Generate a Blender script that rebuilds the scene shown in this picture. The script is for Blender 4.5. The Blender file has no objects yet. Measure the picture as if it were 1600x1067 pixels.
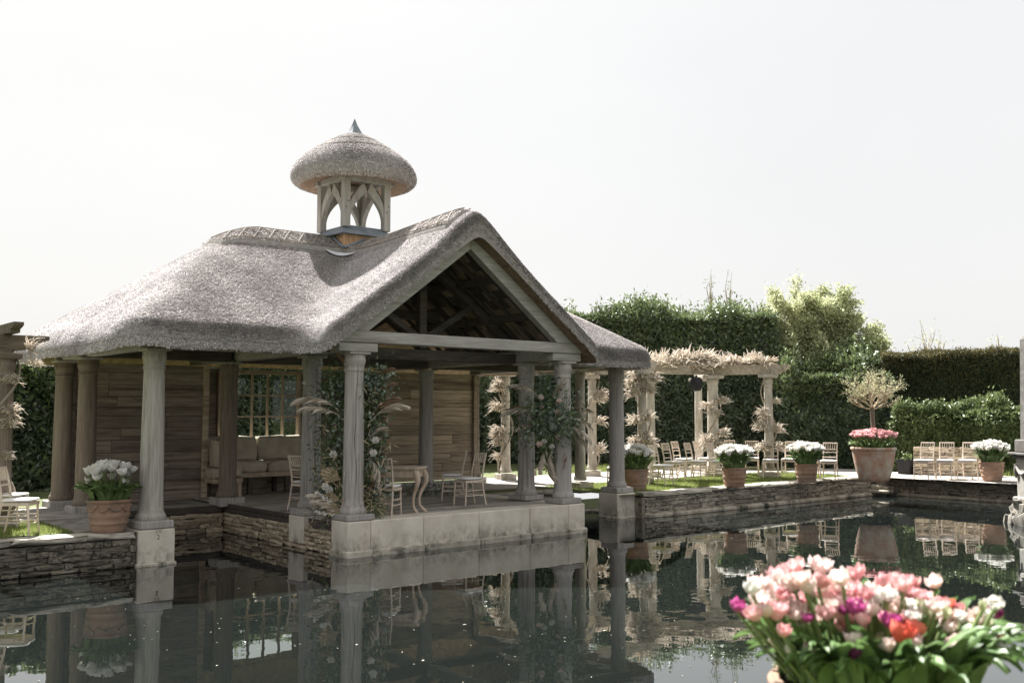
import bpy, bmesh, math, random
import numpy as np
from mathutils import Vector, Matrix, Euler
R = math.radians
random.seed(7)
rng = np.random.default_rng(11)
S = bpy.context.scene
COL = S.collection

# ------------------------------------------------------------------ camera, sky, sun
CAM = Vector((0, 0, 2.22)); YAW = R(49.7); PITCH = R(4.1)
cd = bpy.data.cameras.new('camera'); cam = bpy.data.objects.new('camera', cd); COL.objects.link(cam)
cam.location = CAM
cam.rotation_euler = (R(90) + PITCH, 0, YAW - R(90))
cd.lens = 35.0; cd.sensor_width = 36.0; cd.clip_end = 3000; cd.clip_start = .05
cd.dof.use_dof = True; cd.dof.focus_distance = 18.0; cd.dof.aperture_fstop = 3.0
S.camera = cam

SUN_VEC = Vector((.165, .785, 1.0)).normalized()          # towards the sun
SUN_EL = math.asin(SUN_VEC.z); SUN_AZ = math.atan2(SUN_VEC.x, SUN_VEC.y)
w = bpy.data.worlds.new('World'); S.world = w; w.use_nodes = True
nt = w.node_tree; nt.nodes.clear()
sky = nt.nodes.new('ShaderNodeTexSky'); sky.sky_type = 'NISHITA'; sky.sun_disc = False
sky.sun_elevation = SUN_EL; sky.sun_rotation = SUN_AZ
sky.air_density = 1.5; sky.dust_density = 5.0; sky.ozone_density = 1.0
mx = nt.nodes.new('ShaderNodeMix'); mx.data_type = 'RGBA'; mx.inputs[0].default_value = .97
tcw = nt.nodes.new('ShaderNodeTexCoord'); nzw = nt.nodes.new('ShaderNodeTexNoise'); nzw.inputs['Scale'].default_value = 1.7; nzw.inputs['Detail'].default_value = 5
mpw = nt.nodes.new('ShaderNodeMapping'); mpw.inputs[3].default_value = (1, 1, 2.5); nt.links.new(tcw.outputs['Generated'], mpw.inputs[0]); nt.links.new(mpw.outputs[0], nzw.inputs[0])
rmp = nt.nodes.new('ShaderNodeValToRGB'); rmp.color_ramp.elements[0].position = .3; rmp.color_ramp.elements[1].position = .7
SKY = 2.48
rmp.color_ramp.elements[0].color = (.925, .928, .932, 1); rmp.color_ramp.elements[1].color = (.985, .985, .982, 1)   # thin bright cloud veil over the blue
scw = nt.nodes.new('ShaderNodeVectorMath'); scw.operation = 'SCALE'; scw.inputs[3].default_value = SKY
nt.links.new(nzw.outputs[0], rmp.inputs[0]); nt.links.new(rmp.outputs[0], scw.inputs[0]); nt.links.new(scw.outputs[0], mx.inputs[7])
nt.links.new(sky.outputs[0], mx.inputs[6])
bg = nt.nodes.new('ShaderNodeBackground'); bg.inputs[1].default_value = .1
nt.links.new(mx.outputs[2], bg.inputs[0])
wo = nt.nodes.new('ShaderNodeOutputWorld'); nt.links.new(bg.outputs[0], wo.inputs[0])

sd = bpy.data.lights.new('sun', 'SUN'); sd.energy = 5.0; sd.angle = R(.6); sd.color = (1, .98, .955)
sun = bpy.data.objects.new('sun', sd); COL.objects.link(sun)
sun.rotation_euler = SUN_VEC.to_track_quat('Z', 'Y').to_euler(); sun.location = (10, 30, 40)
S.view_settings.view_transform = 'Standard'; S.view_settings.look = 'None'
S.view_settings.exposure = 1.92; S.view_settings.gamma = 1.0; S.view_settings.use_curve_mapping = False
S.cycles.use_denoising = True; S.cycles.max_bounces = 8; S.cycles.transparent_max_bounces = 12
S.cycles.caustics_reflective = False; S.cycles.caustics_refractive = False

# ------------------------------------------------------------------ materials
def lin(c): return tuple(c) + (1,)
def mat(name, c1, c2, scale=5, stretch=(1, 1, 1), rough=.85, bump=.3, bscale=None, rand=0., island=0., spec=.25,
        stain=None, sscale=1.2, slo=.5, shi=.62, detail=6, transl=0., ztint=None, bdist=.02):
    m = bpy.data.materials.new(name); m.use_nodes = True
    n = m.node_tree.nodes; l = m.node_tree.links; p = n['Principled BSDF']
    tc = n.new('ShaderNodeTexCoord'); mp = n.new('ShaderNodeMapping'); mp.inputs[3].default_value = stretch
    oi = n.new('ShaderNodeObjectInfo')
    off = n.new('ShaderNodeVectorMath'); off.operation = 'SCALE'
    cmb = n.new('ShaderNodeCombineXYZ')
    for i in range(3): l.new(oi.outputs['Random'], cmb.inputs[i])
    l.new(cmb.outputs[0], off.inputs[0]); off.inputs[3].default_value = 37.0
    l.new(off.outputs[0], mp.inputs[1]); l.new(tc.outputs['Object'], mp.inputs[0])
    nz = n.new('ShaderNodeTexNoise'); nz.inputs['Scale'].default_value = scale; nz.inputs['Detail'].default_value = detail
    nz.inputs['Roughness'].default_value = .62
    l.new(mp.outputs[0], nz.inputs[0])
    cr = n.new('ShaderNodeValToRGB'); cr.color_ramp.elements[0].position = .32; cr.color_ramp.elements[1].position = .68
    cr.color_ramp.elements[0].color = lin(c1); cr.color_ramp.elements[1].color = lin(c2)
    l.new(nz.outputs[0], cr.inputs[0]); col = cr.outputs[0]
    if stain:
        n2 = n.new('ShaderNodeTexNoise'); n2.inputs['Scale'].default_value = sscale; n2.inputs['Detail'].default_value = 8
        n2.inputs['Roughness'].default_value = .7
        l.new(mp.outputs[0], n2.inputs[0])
        c2r = n.new('ShaderNodeValToRGB'); c2r.color_ramp.elements[0].position = slo; c2r.color_ramp.elements[1].position = shi
        l.new(n2.outputs[0], c2r.inputs[0])
        fac = c2r.outputs[0]
        if ztint:                                           # growth and damp line that sits at a height above the water
            ge = n.new('ShaderNodeNewGeometry'); sx = n.new('ShaderNodeSeparateXYZ'); l.new(ge.outputs['Position'], sx.inputs[0])
            mr = n.new('ShaderNodeMapRange'); mr.inputs[1].default_value = ztint[0]; mr.inputs[2].default_value = ztint[1]
            mr.inputs[3].default_value = 1; mr.inputs[4].default_value = 0
            l.new(sx.outputs[2], mr.inputs[0])
            mm = n.new('ShaderNodeMath'); mm.operation = 'MULTIPLY'; l.new(fac, mm.inputs[0]); l.new(mr.outputs[0], mm.inputs[1]); fac = mm.outputs[0]
        m2 = n.new('ShaderNodeMix'); m2.data_type = 'RGBA'; l.new(fac, m2.inputs[0]); l.new(col, m2.inputs[6])
        m2.inputs[7].default_value = lin(stain); col = m2.outputs[2]
    if rand or island:
        hs = n.new('ShaderNodeHueSaturation'); mr = n.new('ShaderNodeMapRange')
        k = rand or island
        mr.inputs[3].default_value = 1 - k; mr.inputs[4].default_value = 1 + k
        if island:
            ge = n.new('ShaderNodeNewGeometry'); l.new(ge.outputs['Random Per Island'], mr.inputs[0])
        else: l.new(oi.outputs['Random'], mr.inputs[0])
        l.new(mr.outputs[0], hs.inputs['Value']); l.new(col, hs.inputs['Color']); col = hs.outputs[0]
    l.new(col, p.inputs['Base Color']); p.inputs['Roughness'].default_value = rough
    p.inputs['Specular IOR Level'].default_value = spec
    if bump:
        b = n.new('ShaderNodeBump'); b.inputs['Strength'].default_value = bump; b.inputs['Distance'].default_value = bdist
        nb = n.new('ShaderNodeTexNoise'); nb.inputs['Scale'].default_value = bscale or scale * 3; nb.inputs['Detail'].default_value = 5
        l.new(mp.outputs[0], nb.inputs[0]); l.new(nb.outputs[0], b.inputs['Height']); l.new(b.outputs[0], p.inputs['Normal'])
    if transl:
        t = n.new('ShaderNodeBsdfTranslucent'); l.new(col, t.inputs[0]); ms = n.new('ShaderNodeMixShader'); ms.inputs[0].default_value = transl
        l.new(p.outputs[0], ms.inputs[1]); l.new(t.outputs[0], ms.inputs[2])
        l.new(ms.outputs[0], n['Material Output'].inputs[0])
    return m

M = {}
M['thatch'] = mat('thatch', (.235, .215, .208), (.37, .343, .332), 14, (1, 1, 1), .95, .6, 60, spec=.05, bdist=.03)
M['reed'] = mat('reed', (.40, .375, .368), (.64, .605, .595), 1.3, rough=.8, bump=0, island=.36, spec=.1, transl=.15)
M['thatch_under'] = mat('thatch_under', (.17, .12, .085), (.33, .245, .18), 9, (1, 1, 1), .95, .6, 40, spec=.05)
M['ridge'] = mat('ridge_thatch', (.22, .20, .185), (.38, .352, .33), 9, (1, 6, 1), .95, .6, 40, spec=.05)
M['spar'] = mat('hazel_spar', (.22, .19, .165), (.40, .35, .30), 6, rough=.8, bump=0, rand=.4)
M['oak'] = mat('weathered_oak', (.275, .255, .235), (.44, .415, .39), 5, (9, 9, .4), .85, .25, 26, rand=.08, stain=(.15, .135, .12), sscale=.9, slo=.52, shi=.75)
M['oak_pale'] = mat('pale_lichened_oak', (.31, .29, .25), (.46, .435, .385), 5, (9, 9, .5), .85, .25, 26, stain=(.17, .16, .12), sscale=1.2, slo=.5, shi=.72)
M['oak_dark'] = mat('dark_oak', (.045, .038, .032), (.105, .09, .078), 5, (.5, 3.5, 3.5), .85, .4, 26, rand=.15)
M['oak_beam'] = mat('grey_oak_beam', (.265, .248, .23), (.44, .42, .398), 5, (.35, 4, 4), .85, .4, 30, rand=.08, stain=(.17, .15, .135), sscale=1.5, slo=.55, shi=.8)
M['oak_brown'] = mat('brown_oak_column', (.125, .10, .078), (.235, .195, .155), 5, (9, 9, .4), .85, .25, 26, rand=.1)
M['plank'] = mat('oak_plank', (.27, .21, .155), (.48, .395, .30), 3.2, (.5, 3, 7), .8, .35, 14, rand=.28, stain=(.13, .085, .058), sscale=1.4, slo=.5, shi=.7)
M['plank_dark'] = mat('dark_plank', (.165, .135, .108), (.32, .268, .215), 3.2, (.5, 3, 7), .8, .35, 14, rand=.25, stain=(.075, .05, .036), sscale=1.4, slo=.5, shi=.7)  # darker version of the oak plank colours
M['floor'] = mat('grey_floorboard', (.31, .285, .245), (.48, .445, .39), 3, (.5, 5, 1), .75, .25, 12, rand=.12, stain=(.13, .115, .1), sscale=1)
M['frame'] = mat('window_oak', (.30, .23, .17), (.47, .375, .29), 4, (2, 2, .5), .7, .2, 20)
M['board_new'] = mat('new_larch_board', (.42, .25, .14), (.62, .41, .25), 4, (4, 4, .5), .7, .2, 20, rand=.2)
M['lime'] = mat('limestone', (.54, .49, .40), (.70, .65, .555), 3, rough=.9, bump=.35, bscale=30, rand=.05, stain=(.10, .092, .072), sscale=5.5, slo=.40, shi=.64, ztint=(.05, .36), stretch=(1, 1, .7))
M['lime_top'] = mat('limestone_slab', (.42, .39, .33), (.60, .565, .50), 3, (1, 1, 1), .9, .3, 30, rand=.08, stain=(.24, .22, .18), sscale=2, slo=.52, shi=.7)
M['rubble'] = mat('honey_rubble', (.37, .29, .195), (.58, .495, .37), 4, (1, 1, 1), .9, .5, 25, rand=.35, stain=(.10, .085, .06), sscale=1.6, slo=.5, shi=.65)
M['rubble_dark'] = mat('mossy_rubble', (.135, .118, .092), (.31, .275, .215), 5, (1, 1, 1), .95, .6, 30, rand=.3, stain=(.033, .035, .028), sscale=2.4, slo=.46, shi=.6)
M['rubble_mid'] = mat('lichened_rubble', (.21, .184, .145), (.44, .395, .32), 5, (1, 1, 1), .95, .6, 30, rand=.3, stain=(.045, .045, .036), sscale=2.4, slo=.48, shi=.62)
M['mortar'] = mat('dark_mortar', (.045, .04, .032), (.11, .098, .08), 9, rough=.95, bump=.5)
M['coping'] = mat('coping_stone', (.28, .255, .21), (.50, .46, .385), 4, rough=.9, bump=.4, rand=.2, stain=(.085, .08, .06), sscale=2.5, slo=.5, shi=.65)
M['terra'] = mat('weathered_terracotta', (.215, .125, .085), (.36, .24, .17), 4, rough=.85, bump=.25, stain=(.17, .14, .11), sscale=2.5, slo=.48, shi=.68, rand=.1)
M['terra_urn'] = mat('bloomed_terracotta', (.30, .155, .10), (.42, .24, .17), 2.5, rough=.85, bump=.25, stain=(.47, .42, .345), sscale=2.2, slo=.40, shi=.6)
M['chair'] = mat('limed_wood', (.50, .405, .32), (.66, .565, .47), 6, (3, 3, .6), .6, .1, rand=.08, spec=.3)
M['cushion'] = mat('ivory_cushion', (.70, .68, .66), (.80, .78, .765), 10, rough=.9, bump=.1, bscale=60)
M['linen'] = mat('linen_cushion', (.36, .31, .24), (.50, .44, .35), 6, rough=.95, bump=.3, bscale=40)
M['table'] = mat('limed_table', (.40, .31, .235), (.58, .475, .38), 5, (2, 2, .6), .6, .2)
M['table_dark'] = mat('table_apron', (.14, .115, .095), (.24, .2, .17), 5, rough=.7, bump=.1)
M['lead'] = mat('lead_sheet', (.15, .17, .20), (.25, .275, .31), 4, rough=.65, bump=.15, spec=.3)
M['leadglint'] = mat('lead_gutter_glint', (.6, .61, .63), (.72, .73, .75), 4, rough=.45, bump=.1, spec=.5)
M['black'] = mat('black_plastic', (.012, .012, .014), (.022, .022, .025), 5, rough=.5, bump=.05)
M['iron'] = mat('rusty_iron', (.10, .07, .05), (.2, .14, .11), 12, rough=.7, bump=.2)
M['lawn'] = mat('lawn_turf', (.11, .145, .045), (.24, .275, .10), 3, rough=.95, bump=.6, bscale=60)
M['grass'] = mat('grass_blade', (.14, .18, .05), (.30, .34, .12), 1.5, rough=.7, bump=0, island=.35, transl=.35)
M['gravel'] = mat('pale_gravel', (.33, .305, .27), (.47, .44, .40), 40, rough=.95, bump=.5, bscale=90)
M['earth'] = mat('ground_turf', (.06, .075, .028), (.13, .145, .055), 1.5, rough=.95, bump=.5, bscale=30)
M['paving'] = mat('paving_slab', (.25, .23, .20), (.38, .355, .32), 2.5, rough=.85, bump=.3, rand=.15, stain=(.16, .145, .12), sscale=1.5)
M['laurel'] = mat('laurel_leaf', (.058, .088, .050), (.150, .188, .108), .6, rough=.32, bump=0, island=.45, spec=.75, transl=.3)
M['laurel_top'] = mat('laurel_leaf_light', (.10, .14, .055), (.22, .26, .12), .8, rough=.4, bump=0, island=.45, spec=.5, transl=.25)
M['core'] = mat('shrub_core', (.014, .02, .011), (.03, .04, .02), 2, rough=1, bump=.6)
M['yew'] = mat('yew_spray', (.034, .048, .026), (.085, .10, .052), .9, rough=.6, bump=0, island=.5, spec=.2, transl=.1)
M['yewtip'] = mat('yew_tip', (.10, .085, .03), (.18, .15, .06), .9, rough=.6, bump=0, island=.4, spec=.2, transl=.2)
M['shrub'] = mat('young_shrub_leaf', (.085, .12, .045), (.20, .245, .10), 1.0, rough=.45, bump=0, island=.5, spec=.4, transl=.3)
M['willow'] = mat('spring_leaf', (.38, .41, .22), (.58, .59, .38), .7, rough=.6, bump=0, island=.4, spec=.2, transl=.45)
M['bark'] = mat('bark', (.09, .075, .058), (.2, .17, .13), 8, (2, 2, .5), .9, .5)
M['twig'] = mat('pale_twig', (.30, .24, .16), (.5, .42, .30), 4, rough=.8, bump=0, island=.3)
M['vine'] = mat('wisteria_stem', (.20, .165, .125), (.36, .31, .245), 6, (2, 2, .5), .9, .4)
M['blossom'] = mat('cream_raceme', (.78, .70, .60), (.88, .82, .73), 3, rough=.8, bump=0, island=.2, transl=.45, spec=.1)
M['perg'] = mat('pergola_stone', (.31, .28, .235), (.50, .46, .40), 4, (2, 2, .6), .9, .35, 22, rand=.12, stain=(.20, .175, .13), sscale=1.5, slo=.5, shi=.7)
M['pergbeam'] = mat('pergola_oak', (.30, .255, .195), (.52, .455, .37), 5, (.5, 3, 3), .85, .35, 22, rand=.12, stain=(.2, .165, .11), sscale=1.8, slo=.5, shi=.7)
M['pergdark'] = mat('old_pergola_oak', (.085, .07, .05), (.20, .17, .125), 5, (.5, 3, 3), .85, .4, 22, rand=.12)
M['rock'] = mat('grotto_rock', (.11, .10, .085), (.32, .295, .25), 6, rough=.95, bump=.7, rand=.25, stain=(.06, .058, .048), sscale=3, slo=.48, shi=.62)
M['mon'] = mat('monument_stone', (.25, .235, .205), (.38, .36, .32), 4, rough=.9, bump=.3, stain=(.14, .13, .11), sscale=2)
M['mongrey'] = mat('grey_obelisk_stone', (.085, .08, .072), (.18, .168, .152), 5, rough=.9, bump=.3, stain=(.1, .09, .08), sscale=2)
M['tleaf'] = mat('tulip_leaf', (.075, .14, .045), (.16, .25, .09), 4, (2, 2, .6), .42, 0, rand=.25, spec=.45, transl=.3)
M['tleaf_i'] = mat('tulip_leaf_small', (.09, .155, .05), (.20, .28, .11), 4, rough=.42, bump=0, island=.3, spec=.45, transl=.3)
M['stem'] = mat('tulip_stem', (.14, .2, .07), (.22, .28, .11), 4, rough=.5, bump=0, transl=.15)
M['soil'] = mat('soil', (.02, .015, .01), (.05, .04, .03), 20, rough=1, bump=.6)
def petal(n, c, c2, tr=.35): return mat(n, c, c2, 9, (1, 1, 1), .55, 0, rand=.07, spec=.2, transl=tr)
M['white'] = petal('white_petal', (.74, .72, .66), (.84, .83, .80))
M['pink'] = petal('pale_pink_petal', (.78, .40, .42), (.87, .61, .59))
M['blush'] = petal('blush_petal', (.83, .64, .59), (.89, .80, .75))
M['rosepink'] = petal('rose_pink_petal', (.72, .30, .32), (.85, .55, .52))
M['coral'] = petal('coral_petal', (.76, .13, .09), (.86, .29, .21))
M['magenta'] = petal('magenta_petal', (.38, .045, .20), (.58, .15, .36))
M['plum'] = petal('plum_petal', (.07, .012, .045), (.17, .04, .11))
M['bud'] = petal('green_cream_bud', (.48, .52, .30), (.74, .72, .55))
M['orange'] = petal('orange_petal', (.70, .25, .10), (.80, .42, .24))
M['pampas'] = mat('pampas_plume', (.70, .62, .53), (.86, .80, .72), 3, rough=.9, bump=0, island=.2, transl=.4, spec=.05)
M['pampas_brown'] = mat('brown_pampas', (.30, .19, .12), (.48, .34, .24), 3, rough=.9, bump=0, island=.2, transl=.4, spec=.05)
M['palm'] = mat('dried_palm', (.46, .36, .23), (.60, .49, .34), 6, rough=.8, bump=0, transl=.25)
M['euca'] = mat('eucalyptus_leaf', (.11, .145, .115), (.25, .29, .235), 1.5, rough=.55, bump=0, island=.4, spec=.3, transl=.15)
M['fern'] = mat('arrangement_greens', (.06, .10, .04), (.155, .205, .09), 1.5, rough=.5, bump=0, island=.45, spec=.3, transl=.2)

def water_mat():
    m = bpy.data.materials.new('pond_water'); m.use_nodes = True
    n = m.node_tree.nodes; l = m.node_tree.links; n.remove(n['Principled BSDF'])
    d = n.new('ShaderNodeBsdfDiffuse'); d.inputs[0].default_value = (.0085, .0105, .0098, 1)
    g = n.new('ShaderNodeBsdfGlossy'); g.inputs[0].default_value = (.93, .95, .95, 1); g.inputs[1].default_value = .012
    fr = n.new('ShaderNodeFresnel'); fr.inputs[0].default_value = 1.75
    mul = n.new('ShaderNodeMath'); mul.operation = 'MULTIPLY'; mul.inputs[1].default_value = 1.2; mul.use_clamp = True
    cap = n.new('ShaderNodeMath'); cap.operation = 'MINIMUM'; cap.inputs[1].default_value = .62
    tc = n.new('ShaderNodeTexCoord'); mp = n.new('ShaderNodeMapping'); mp.inputs[3].default_value = (1, 1, 1)
    nz = n.new('ShaderNodeTexNoise'); nz.inputs['Scale'].default_value = 1.6; nz.inputs['Detail'].default_value = 2.5
    b = n.new('ShaderNodeBump'); b.inputs['Strength'].default_value = .085; b.inputs['Distance'].default_value = .03
    lo = n.new('ShaderNodeTexNoise'); lo.inputs['Scale'].default_value = .23; lo.inputs['Detail'].default_value = 2; l.new(tc.outputs['Object'], lo.inputs[0])
    mr = n.new('ShaderNodeMapRange'); mr.inputs[1].default_value = .38; mr.inputs[2].default_value = .66; mr.inputs[3].default_value = .03; mr.inputs[4].default_value = .16
    l.new(lo.outputs[0], mr.inputs[0]); l.new(mr.outputs[0], b.inputs['Strength'])
    l.new(tc.outputs['Object'], mp.inputs[0]); l.new(mp.outputs[0], nz.inputs[0]); l.new(nz.outputs[0], b.inputs['Height'])
    l.new(b.outputs[0], g.inputs['Normal'])
    ms = n.new('ShaderNodeMixShader'); l.new(fr.outputs[0], mul.inputs[0]); l.new(mul.outputs[0], cap.inputs[0]); l.new(cap.outputs[0], ms.inputs[0])
    l.new(d.outputs[0], ms.inputs[1]); l.new(g.outputs[0], ms.inputs[2]); l.new(ms.outputs[0], n['Material Output'].inputs[0])
    return m
M['water'] = water_mat()
def glass_mat():
    m = bpy.data.materials.new('window_glass'); m.use_nodes = True
    n = m.node_tree.nodes; l = m.node_tree.links; n.remove(n['Principled BSDF'])
    t = n.new('ShaderNodeBsdfTransparent'); t.inputs[0].default_value = (.93, .96, .94, 1)
    g = n.new('ShaderNodeBsdfGlossy'); g.inputs[1].default_value = .02
    ms = n.new('ShaderNodeMixShader'); ms.inputs[0].default_value = .02
    l.new(t.outputs[0], ms.inputs[1]); l.new(g.outputs[0], ms.inputs[2]); l.new(ms.outputs[0], n['Material Output'].inputs[0])
    return m
M['glass'] = glass_mat()

# ------------------------------------------------------------------ helpers
def wm(o):
    m = o.matrix_basis.copy()
    return wm(o.parent) @ m if o.parent else m
def place(o, loc=(0, 0, 0), rot=(0, 0, 0), scale=(1, 1, 1)):
    o.location = loc; o.rotation_euler = rot; o.scale = scale; return o
def obj(name, me, parent=None, loc=(0, 0, 0), rot=(0, 0, 0), scale=(1, 1, 1), m=None):
    """loc/rot are in the space of the top-level thing (parents below it stay unmoved)."""
    o = bpy.data.objects.new(name, me); COL.objects.link(o)
    place(o, loc, rot, scale)
    if parent: o.parent = parent
    if m is not None and me is not None:
        if len(me.materials) == 0: me.materials.append(m)
        else: o.material_slots[0].link = 'OBJECT'; o.material_slots[0].material = m
    return o
def tag(o, label=None, cat=None, group=None, kind=None):
    if label: o['label'] = label
    if cat: o['category'] = cat
    if group: o['group'] = group
    if kind: o['kind'] = kind
    return o
def thing(name, label, cat, loc=(0, 0, 0), rz=0, group=None):
    o = bpy.data.objects.new(name, None); COL.objects.link(o); o.location = loc; o.rotation_euler = (0, 0, rz); o.empty_display_size = .2
    return tag(o, label, cat, group)
def kids(o): return [c for c in bpy.data.objects if c.parent == o]
def copy_tree(o, cm=None, parent=None):
    if cm is None:
        cm = {}
        for c in bpy.data.objects:
            if c.parent: cm.setdefault(c.parent.name, []).append(c)
    c = o.copy(); COL.objects.link(c); c.parent = parent
    for ch in cm.get(o.name, []): copy_tree(ch, cm, c)
    return c
def finish(me, smooth=None):
    if smooth is not None:
        me.shade_smooth(); me.set_sharp_from_angle(angle=R(smooth))
    return me
class MB:
    def __init__(s): s.v = []; s.f = []
    def add(s, vs, fs):
        b = len(s.v); s.v += [tuple(x) for x in vs]; s.f += [tuple(b + i for i in f) for f in fs]; return s
    def box(s, c, d, rz=0, ch=0., mtx=None):
        x, y, z = d[0] / 2, d[1] / 2, d[2] / 2
        if ch:
            k = ch; vs = []
            # chamfered on vertical and top/bottom edges: three stacked octagons
            def ring(zz, e):
                a, b = x - e, y - e; q = k
                return [(a - q, -b, zz), (a, -b + q, zz), (a, b - q, zz), (a - q, b, zz), (-a + q, b, zz), (-a, b - q, zz), (-a, -b + q, zz), (-a + q, -b, zz)]
            vs = ring(-z, k) + ring(-z + k, 0) + ring(z - k, 0) + ring(z, k)
            fs = [tuple(range(7, -1, -1)), tuple(range(24, 32))]
            for r in range(3):
                for i in range(8): fs.append((r * 8 + i, r * 8 + (i + 1) % 8, r * 8 + 8 + (i + 1) % 8, r * 8 + 8 + i))
        else:
            vs = [(-x, -y, -z), (x, -y, -z), (x, y, -z), (-x, y, -z), (-x, -y, z), (x, -y, z), (x, y, z), (-x, y, z)]
            fs = [(0, 3, 2, 1), (4, 5, 6, 7), (0, 1, 5, 4), (1, 2, 6, 5), (2, 3, 7, 6), (3, 0, 4, 7)]
        T = Matrix.Translation(c) @ (mtx if mtx else Matrix.Rotation(rz, 4, 'Z'))
        return s.add([T @ Vector(q) for q in vs], fs)
    def bar(s, p0, p1, w, h, up=(0, 0, 1), ch=.006):
        p0, p1 = Vector(p0), Vector(p1); d = p1 - p0; L = d.length; x = d / L
        up = Vector(up); y = up.cross(x)
        if y.length < 1e-4: y = Vector((0, 1, 0)).cross(x)
        y.normalize(); z = x.cross(y)
        m = Matrix((x, y, z)).transposed().to_4x4()
        return s.box((p0 + p1) / 2, (L, w, h), ch=ch, mtx=m)
    def tube(s, pts, rad, n=8, cap=True):
        pts = [Vector(p) for p in pts]; N = len(pts)
        if not hasattr(rad, '__len__'): rad = [rad] * N
        ref = Vector((0, 0, 1)); vs = []
        pu = None
        for i, p in enumerate(pts):
            t = (pts[min(i + 1, N - 1)] - pts[max(i - 1, 0)]).normalized()
            if pu is None:
                u = t.cross(ref)
                if u.length < .05: u = t.cross(Vector((1, 0, 0)))
            else: u = pu - t * pu.dot(t)
            u.normalize(); pu = u; v = t.cross(u)
            for k in range(n):
                a = 2 * math.pi * k / n; vs.append(p + (u * math.cos(a) + v * math.sin(a)) * rad[i])
        fs = []
        for i in range(N - 1):
            for k in range(n): fs.append((i * n + k, i * n + (k + 1) % n, (i + 1) * n + (k + 1) % n, (i + 1) * n + k))
        if cap: fs.append(tuple(range(n - 1, -1, -1))); fs.append(tuple(range((N - 1) * n, N * n)))
        return s.add(vs, fs)
    def lathe(s, prof, n=32, c=(0, 0, 0), cap=True, disp=None):
        vs = []
        for i, (r, z) in enumerate(prof):
            for k in range(n):
                a = 2 * math.pi * k / n
                rr = r + (disp(a, z) if disp else 0)
                vs.append((c[0] + rr * math.cos(a), c[1] + rr * math.sin(a), c[2] + z))
        fs = []
        for i in range(len(prof) - 1):
            for k in range(n): fs.append((i * n + k, i * n + (k + 1) % n, (i + 1) * n + (k + 1) % n, (i + 1) * n + k))
        if cap:
            fs.append(tuple(range(n - 1, -1, -1))); fs.append(tuple(range((len(prof) - 1) * n, len(prof) * n)))
        return s.add(vs, fs)
    def prism(s, pts2, y0, y1, plane='xz'):
        n = len(pts2)
        if plane == 'xz': vs = [(a, y0, b) for a, b in pts2] + [(a, y1, b) for a, b in pts2]
        elif plane == 'yz': vs = [(y0, a, b) for a, b in pts2] + [(y1, a, b) for a, b in pts2]
        else: vs = [(a, b, y0) for a, b in pts2] + [(a, b, y1) for a, b in pts2]
        fs = [tuple(range(n)), tuple(range(2 * n - 1, n - 1, -1))] + [(i, n + i, n + (i + 1) % n, (i + 1) % n) for i in range(n)]
        return s.add(vs, fs)
    def mesh(s, name, m=None, smooth=None, fix=True):
        me = bpy.data.meshes.new(name); me.from_pydata(s.v, [], s.f)
        if fix:
            bm = bmesh.new(); bm.from_mesh(me); bmesh.ops.recalc_face_normals(bm, faces=bm.faces); bm.to_mesh(me); bm.free()
        if m: me.materials.append(m)
        finish(me, smooth); me.update(); return me
def np_mesh(name, V, F, m=None, smooth=None):
    V = np.ascontiguousarray(V, dtype=np.float32); F = np.ascontiguousarray(F, dtype=np.int32)
    me = bpy.data.meshes.new(name); nf, k = F.shape
    me.vertices.add(len(V)); me.vertices.foreach_set('co', V.ravel())
    me.loops.add(nf * k); me.loops.foreach_set('vertex_index', F.ravel())
    me.polygons.add(nf); me.polygons.foreach_set('loop_start', np.arange(0, nf * k, k, dtype=np.int32))
    me.update(calc_edges=True); me.validate()
    if m: me.materials.append(m)
    finish(me, smooth); return me
def vnoise(P, f, seed=0):
    P = P * f + seed * 17.3; i = np.floor(P).astype(np.int64); t = P - i; t = t * t * (3 - 2 * t)
    def h(a, b, c):
        n = (a * 374761393 + b * 668265263 + c * 2147483647 + seed * 144665) & 0x7fffffff
        n = ((n ^ (n >> 13)) * 1274126177) & 0x7fffffff
        return ((n ^ (n >> 16)) & 0xffff) / 65535. * 2 - 1
    r = 0
    for dx in (0, 1):
        for dy in (0, 1):
            for dz in (0, 1):
                wgt = (t[:, 0] if dx else 1 - t[:, 0]) * (t[:, 1] if dy else 1 - t[:, 1]) * (t[:, 2] if dz else 1 - t[:, 2])
                r = r + wgt * h(i[:, 0] + dx, i[:, 1] + dy, i[:, 2] + dz)
    return r
def nrm(a): return a / np.maximum(np.linalg.norm(a, axis=1, keepdims=True), 1e-9)
def leaves(P, N, L, W, droop=-.2, out=.6, jit=.8, fold=.25):
    n = len(P); T = rng.normal(size=(n, 3)); ax = nrm(nrm(T) * jit + N * out + np.array([0, 0, droop]))
    nn = nrm(N + rng.normal(size=(n, 3)) * .5); sdv = nrm(np.cross(ax, nn)); up = np.cross(sdv, ax)
    l = (L * rng.uniform(.65, 1.25, n))[:, None]; wd = (W * rng.uniform(.7, 1.2, n))[:, None]
    m = P + ax * l * .45
    V = np.stack([P, m + sdv * wd + up * wd * fold, P + ax * l, m - sdv * wd + up * wd * fold], 1).reshape(-1, 3)
    b = np.arange(n)[:, None] * 4
    F = np.concatenate([b + np.array([[0, 1, 2]]), b + np.array([[0, 2, 3]])], 1).reshape(-1, 3)
    return V, F
def cat(parts):
    Vs, Fs, o = [], [], 0
    for V, F in parts: Vs.append(V); Fs.append(F + o); o += len(V)
    return np.concatenate(Vs), np.concatenate(Fs)
def at(px, depth, z=.0):
    lat = (px - 800) / 1556 * depth; c, s_ = math.cos(YAW), math.sin(YAW)
    return Vector((depth * c + lat * s_, depth * s_ - lat * c, z))
BOX = MB().box((0, 0, 0), (1, 1, 1), ch=.02).mesh('box')
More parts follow.
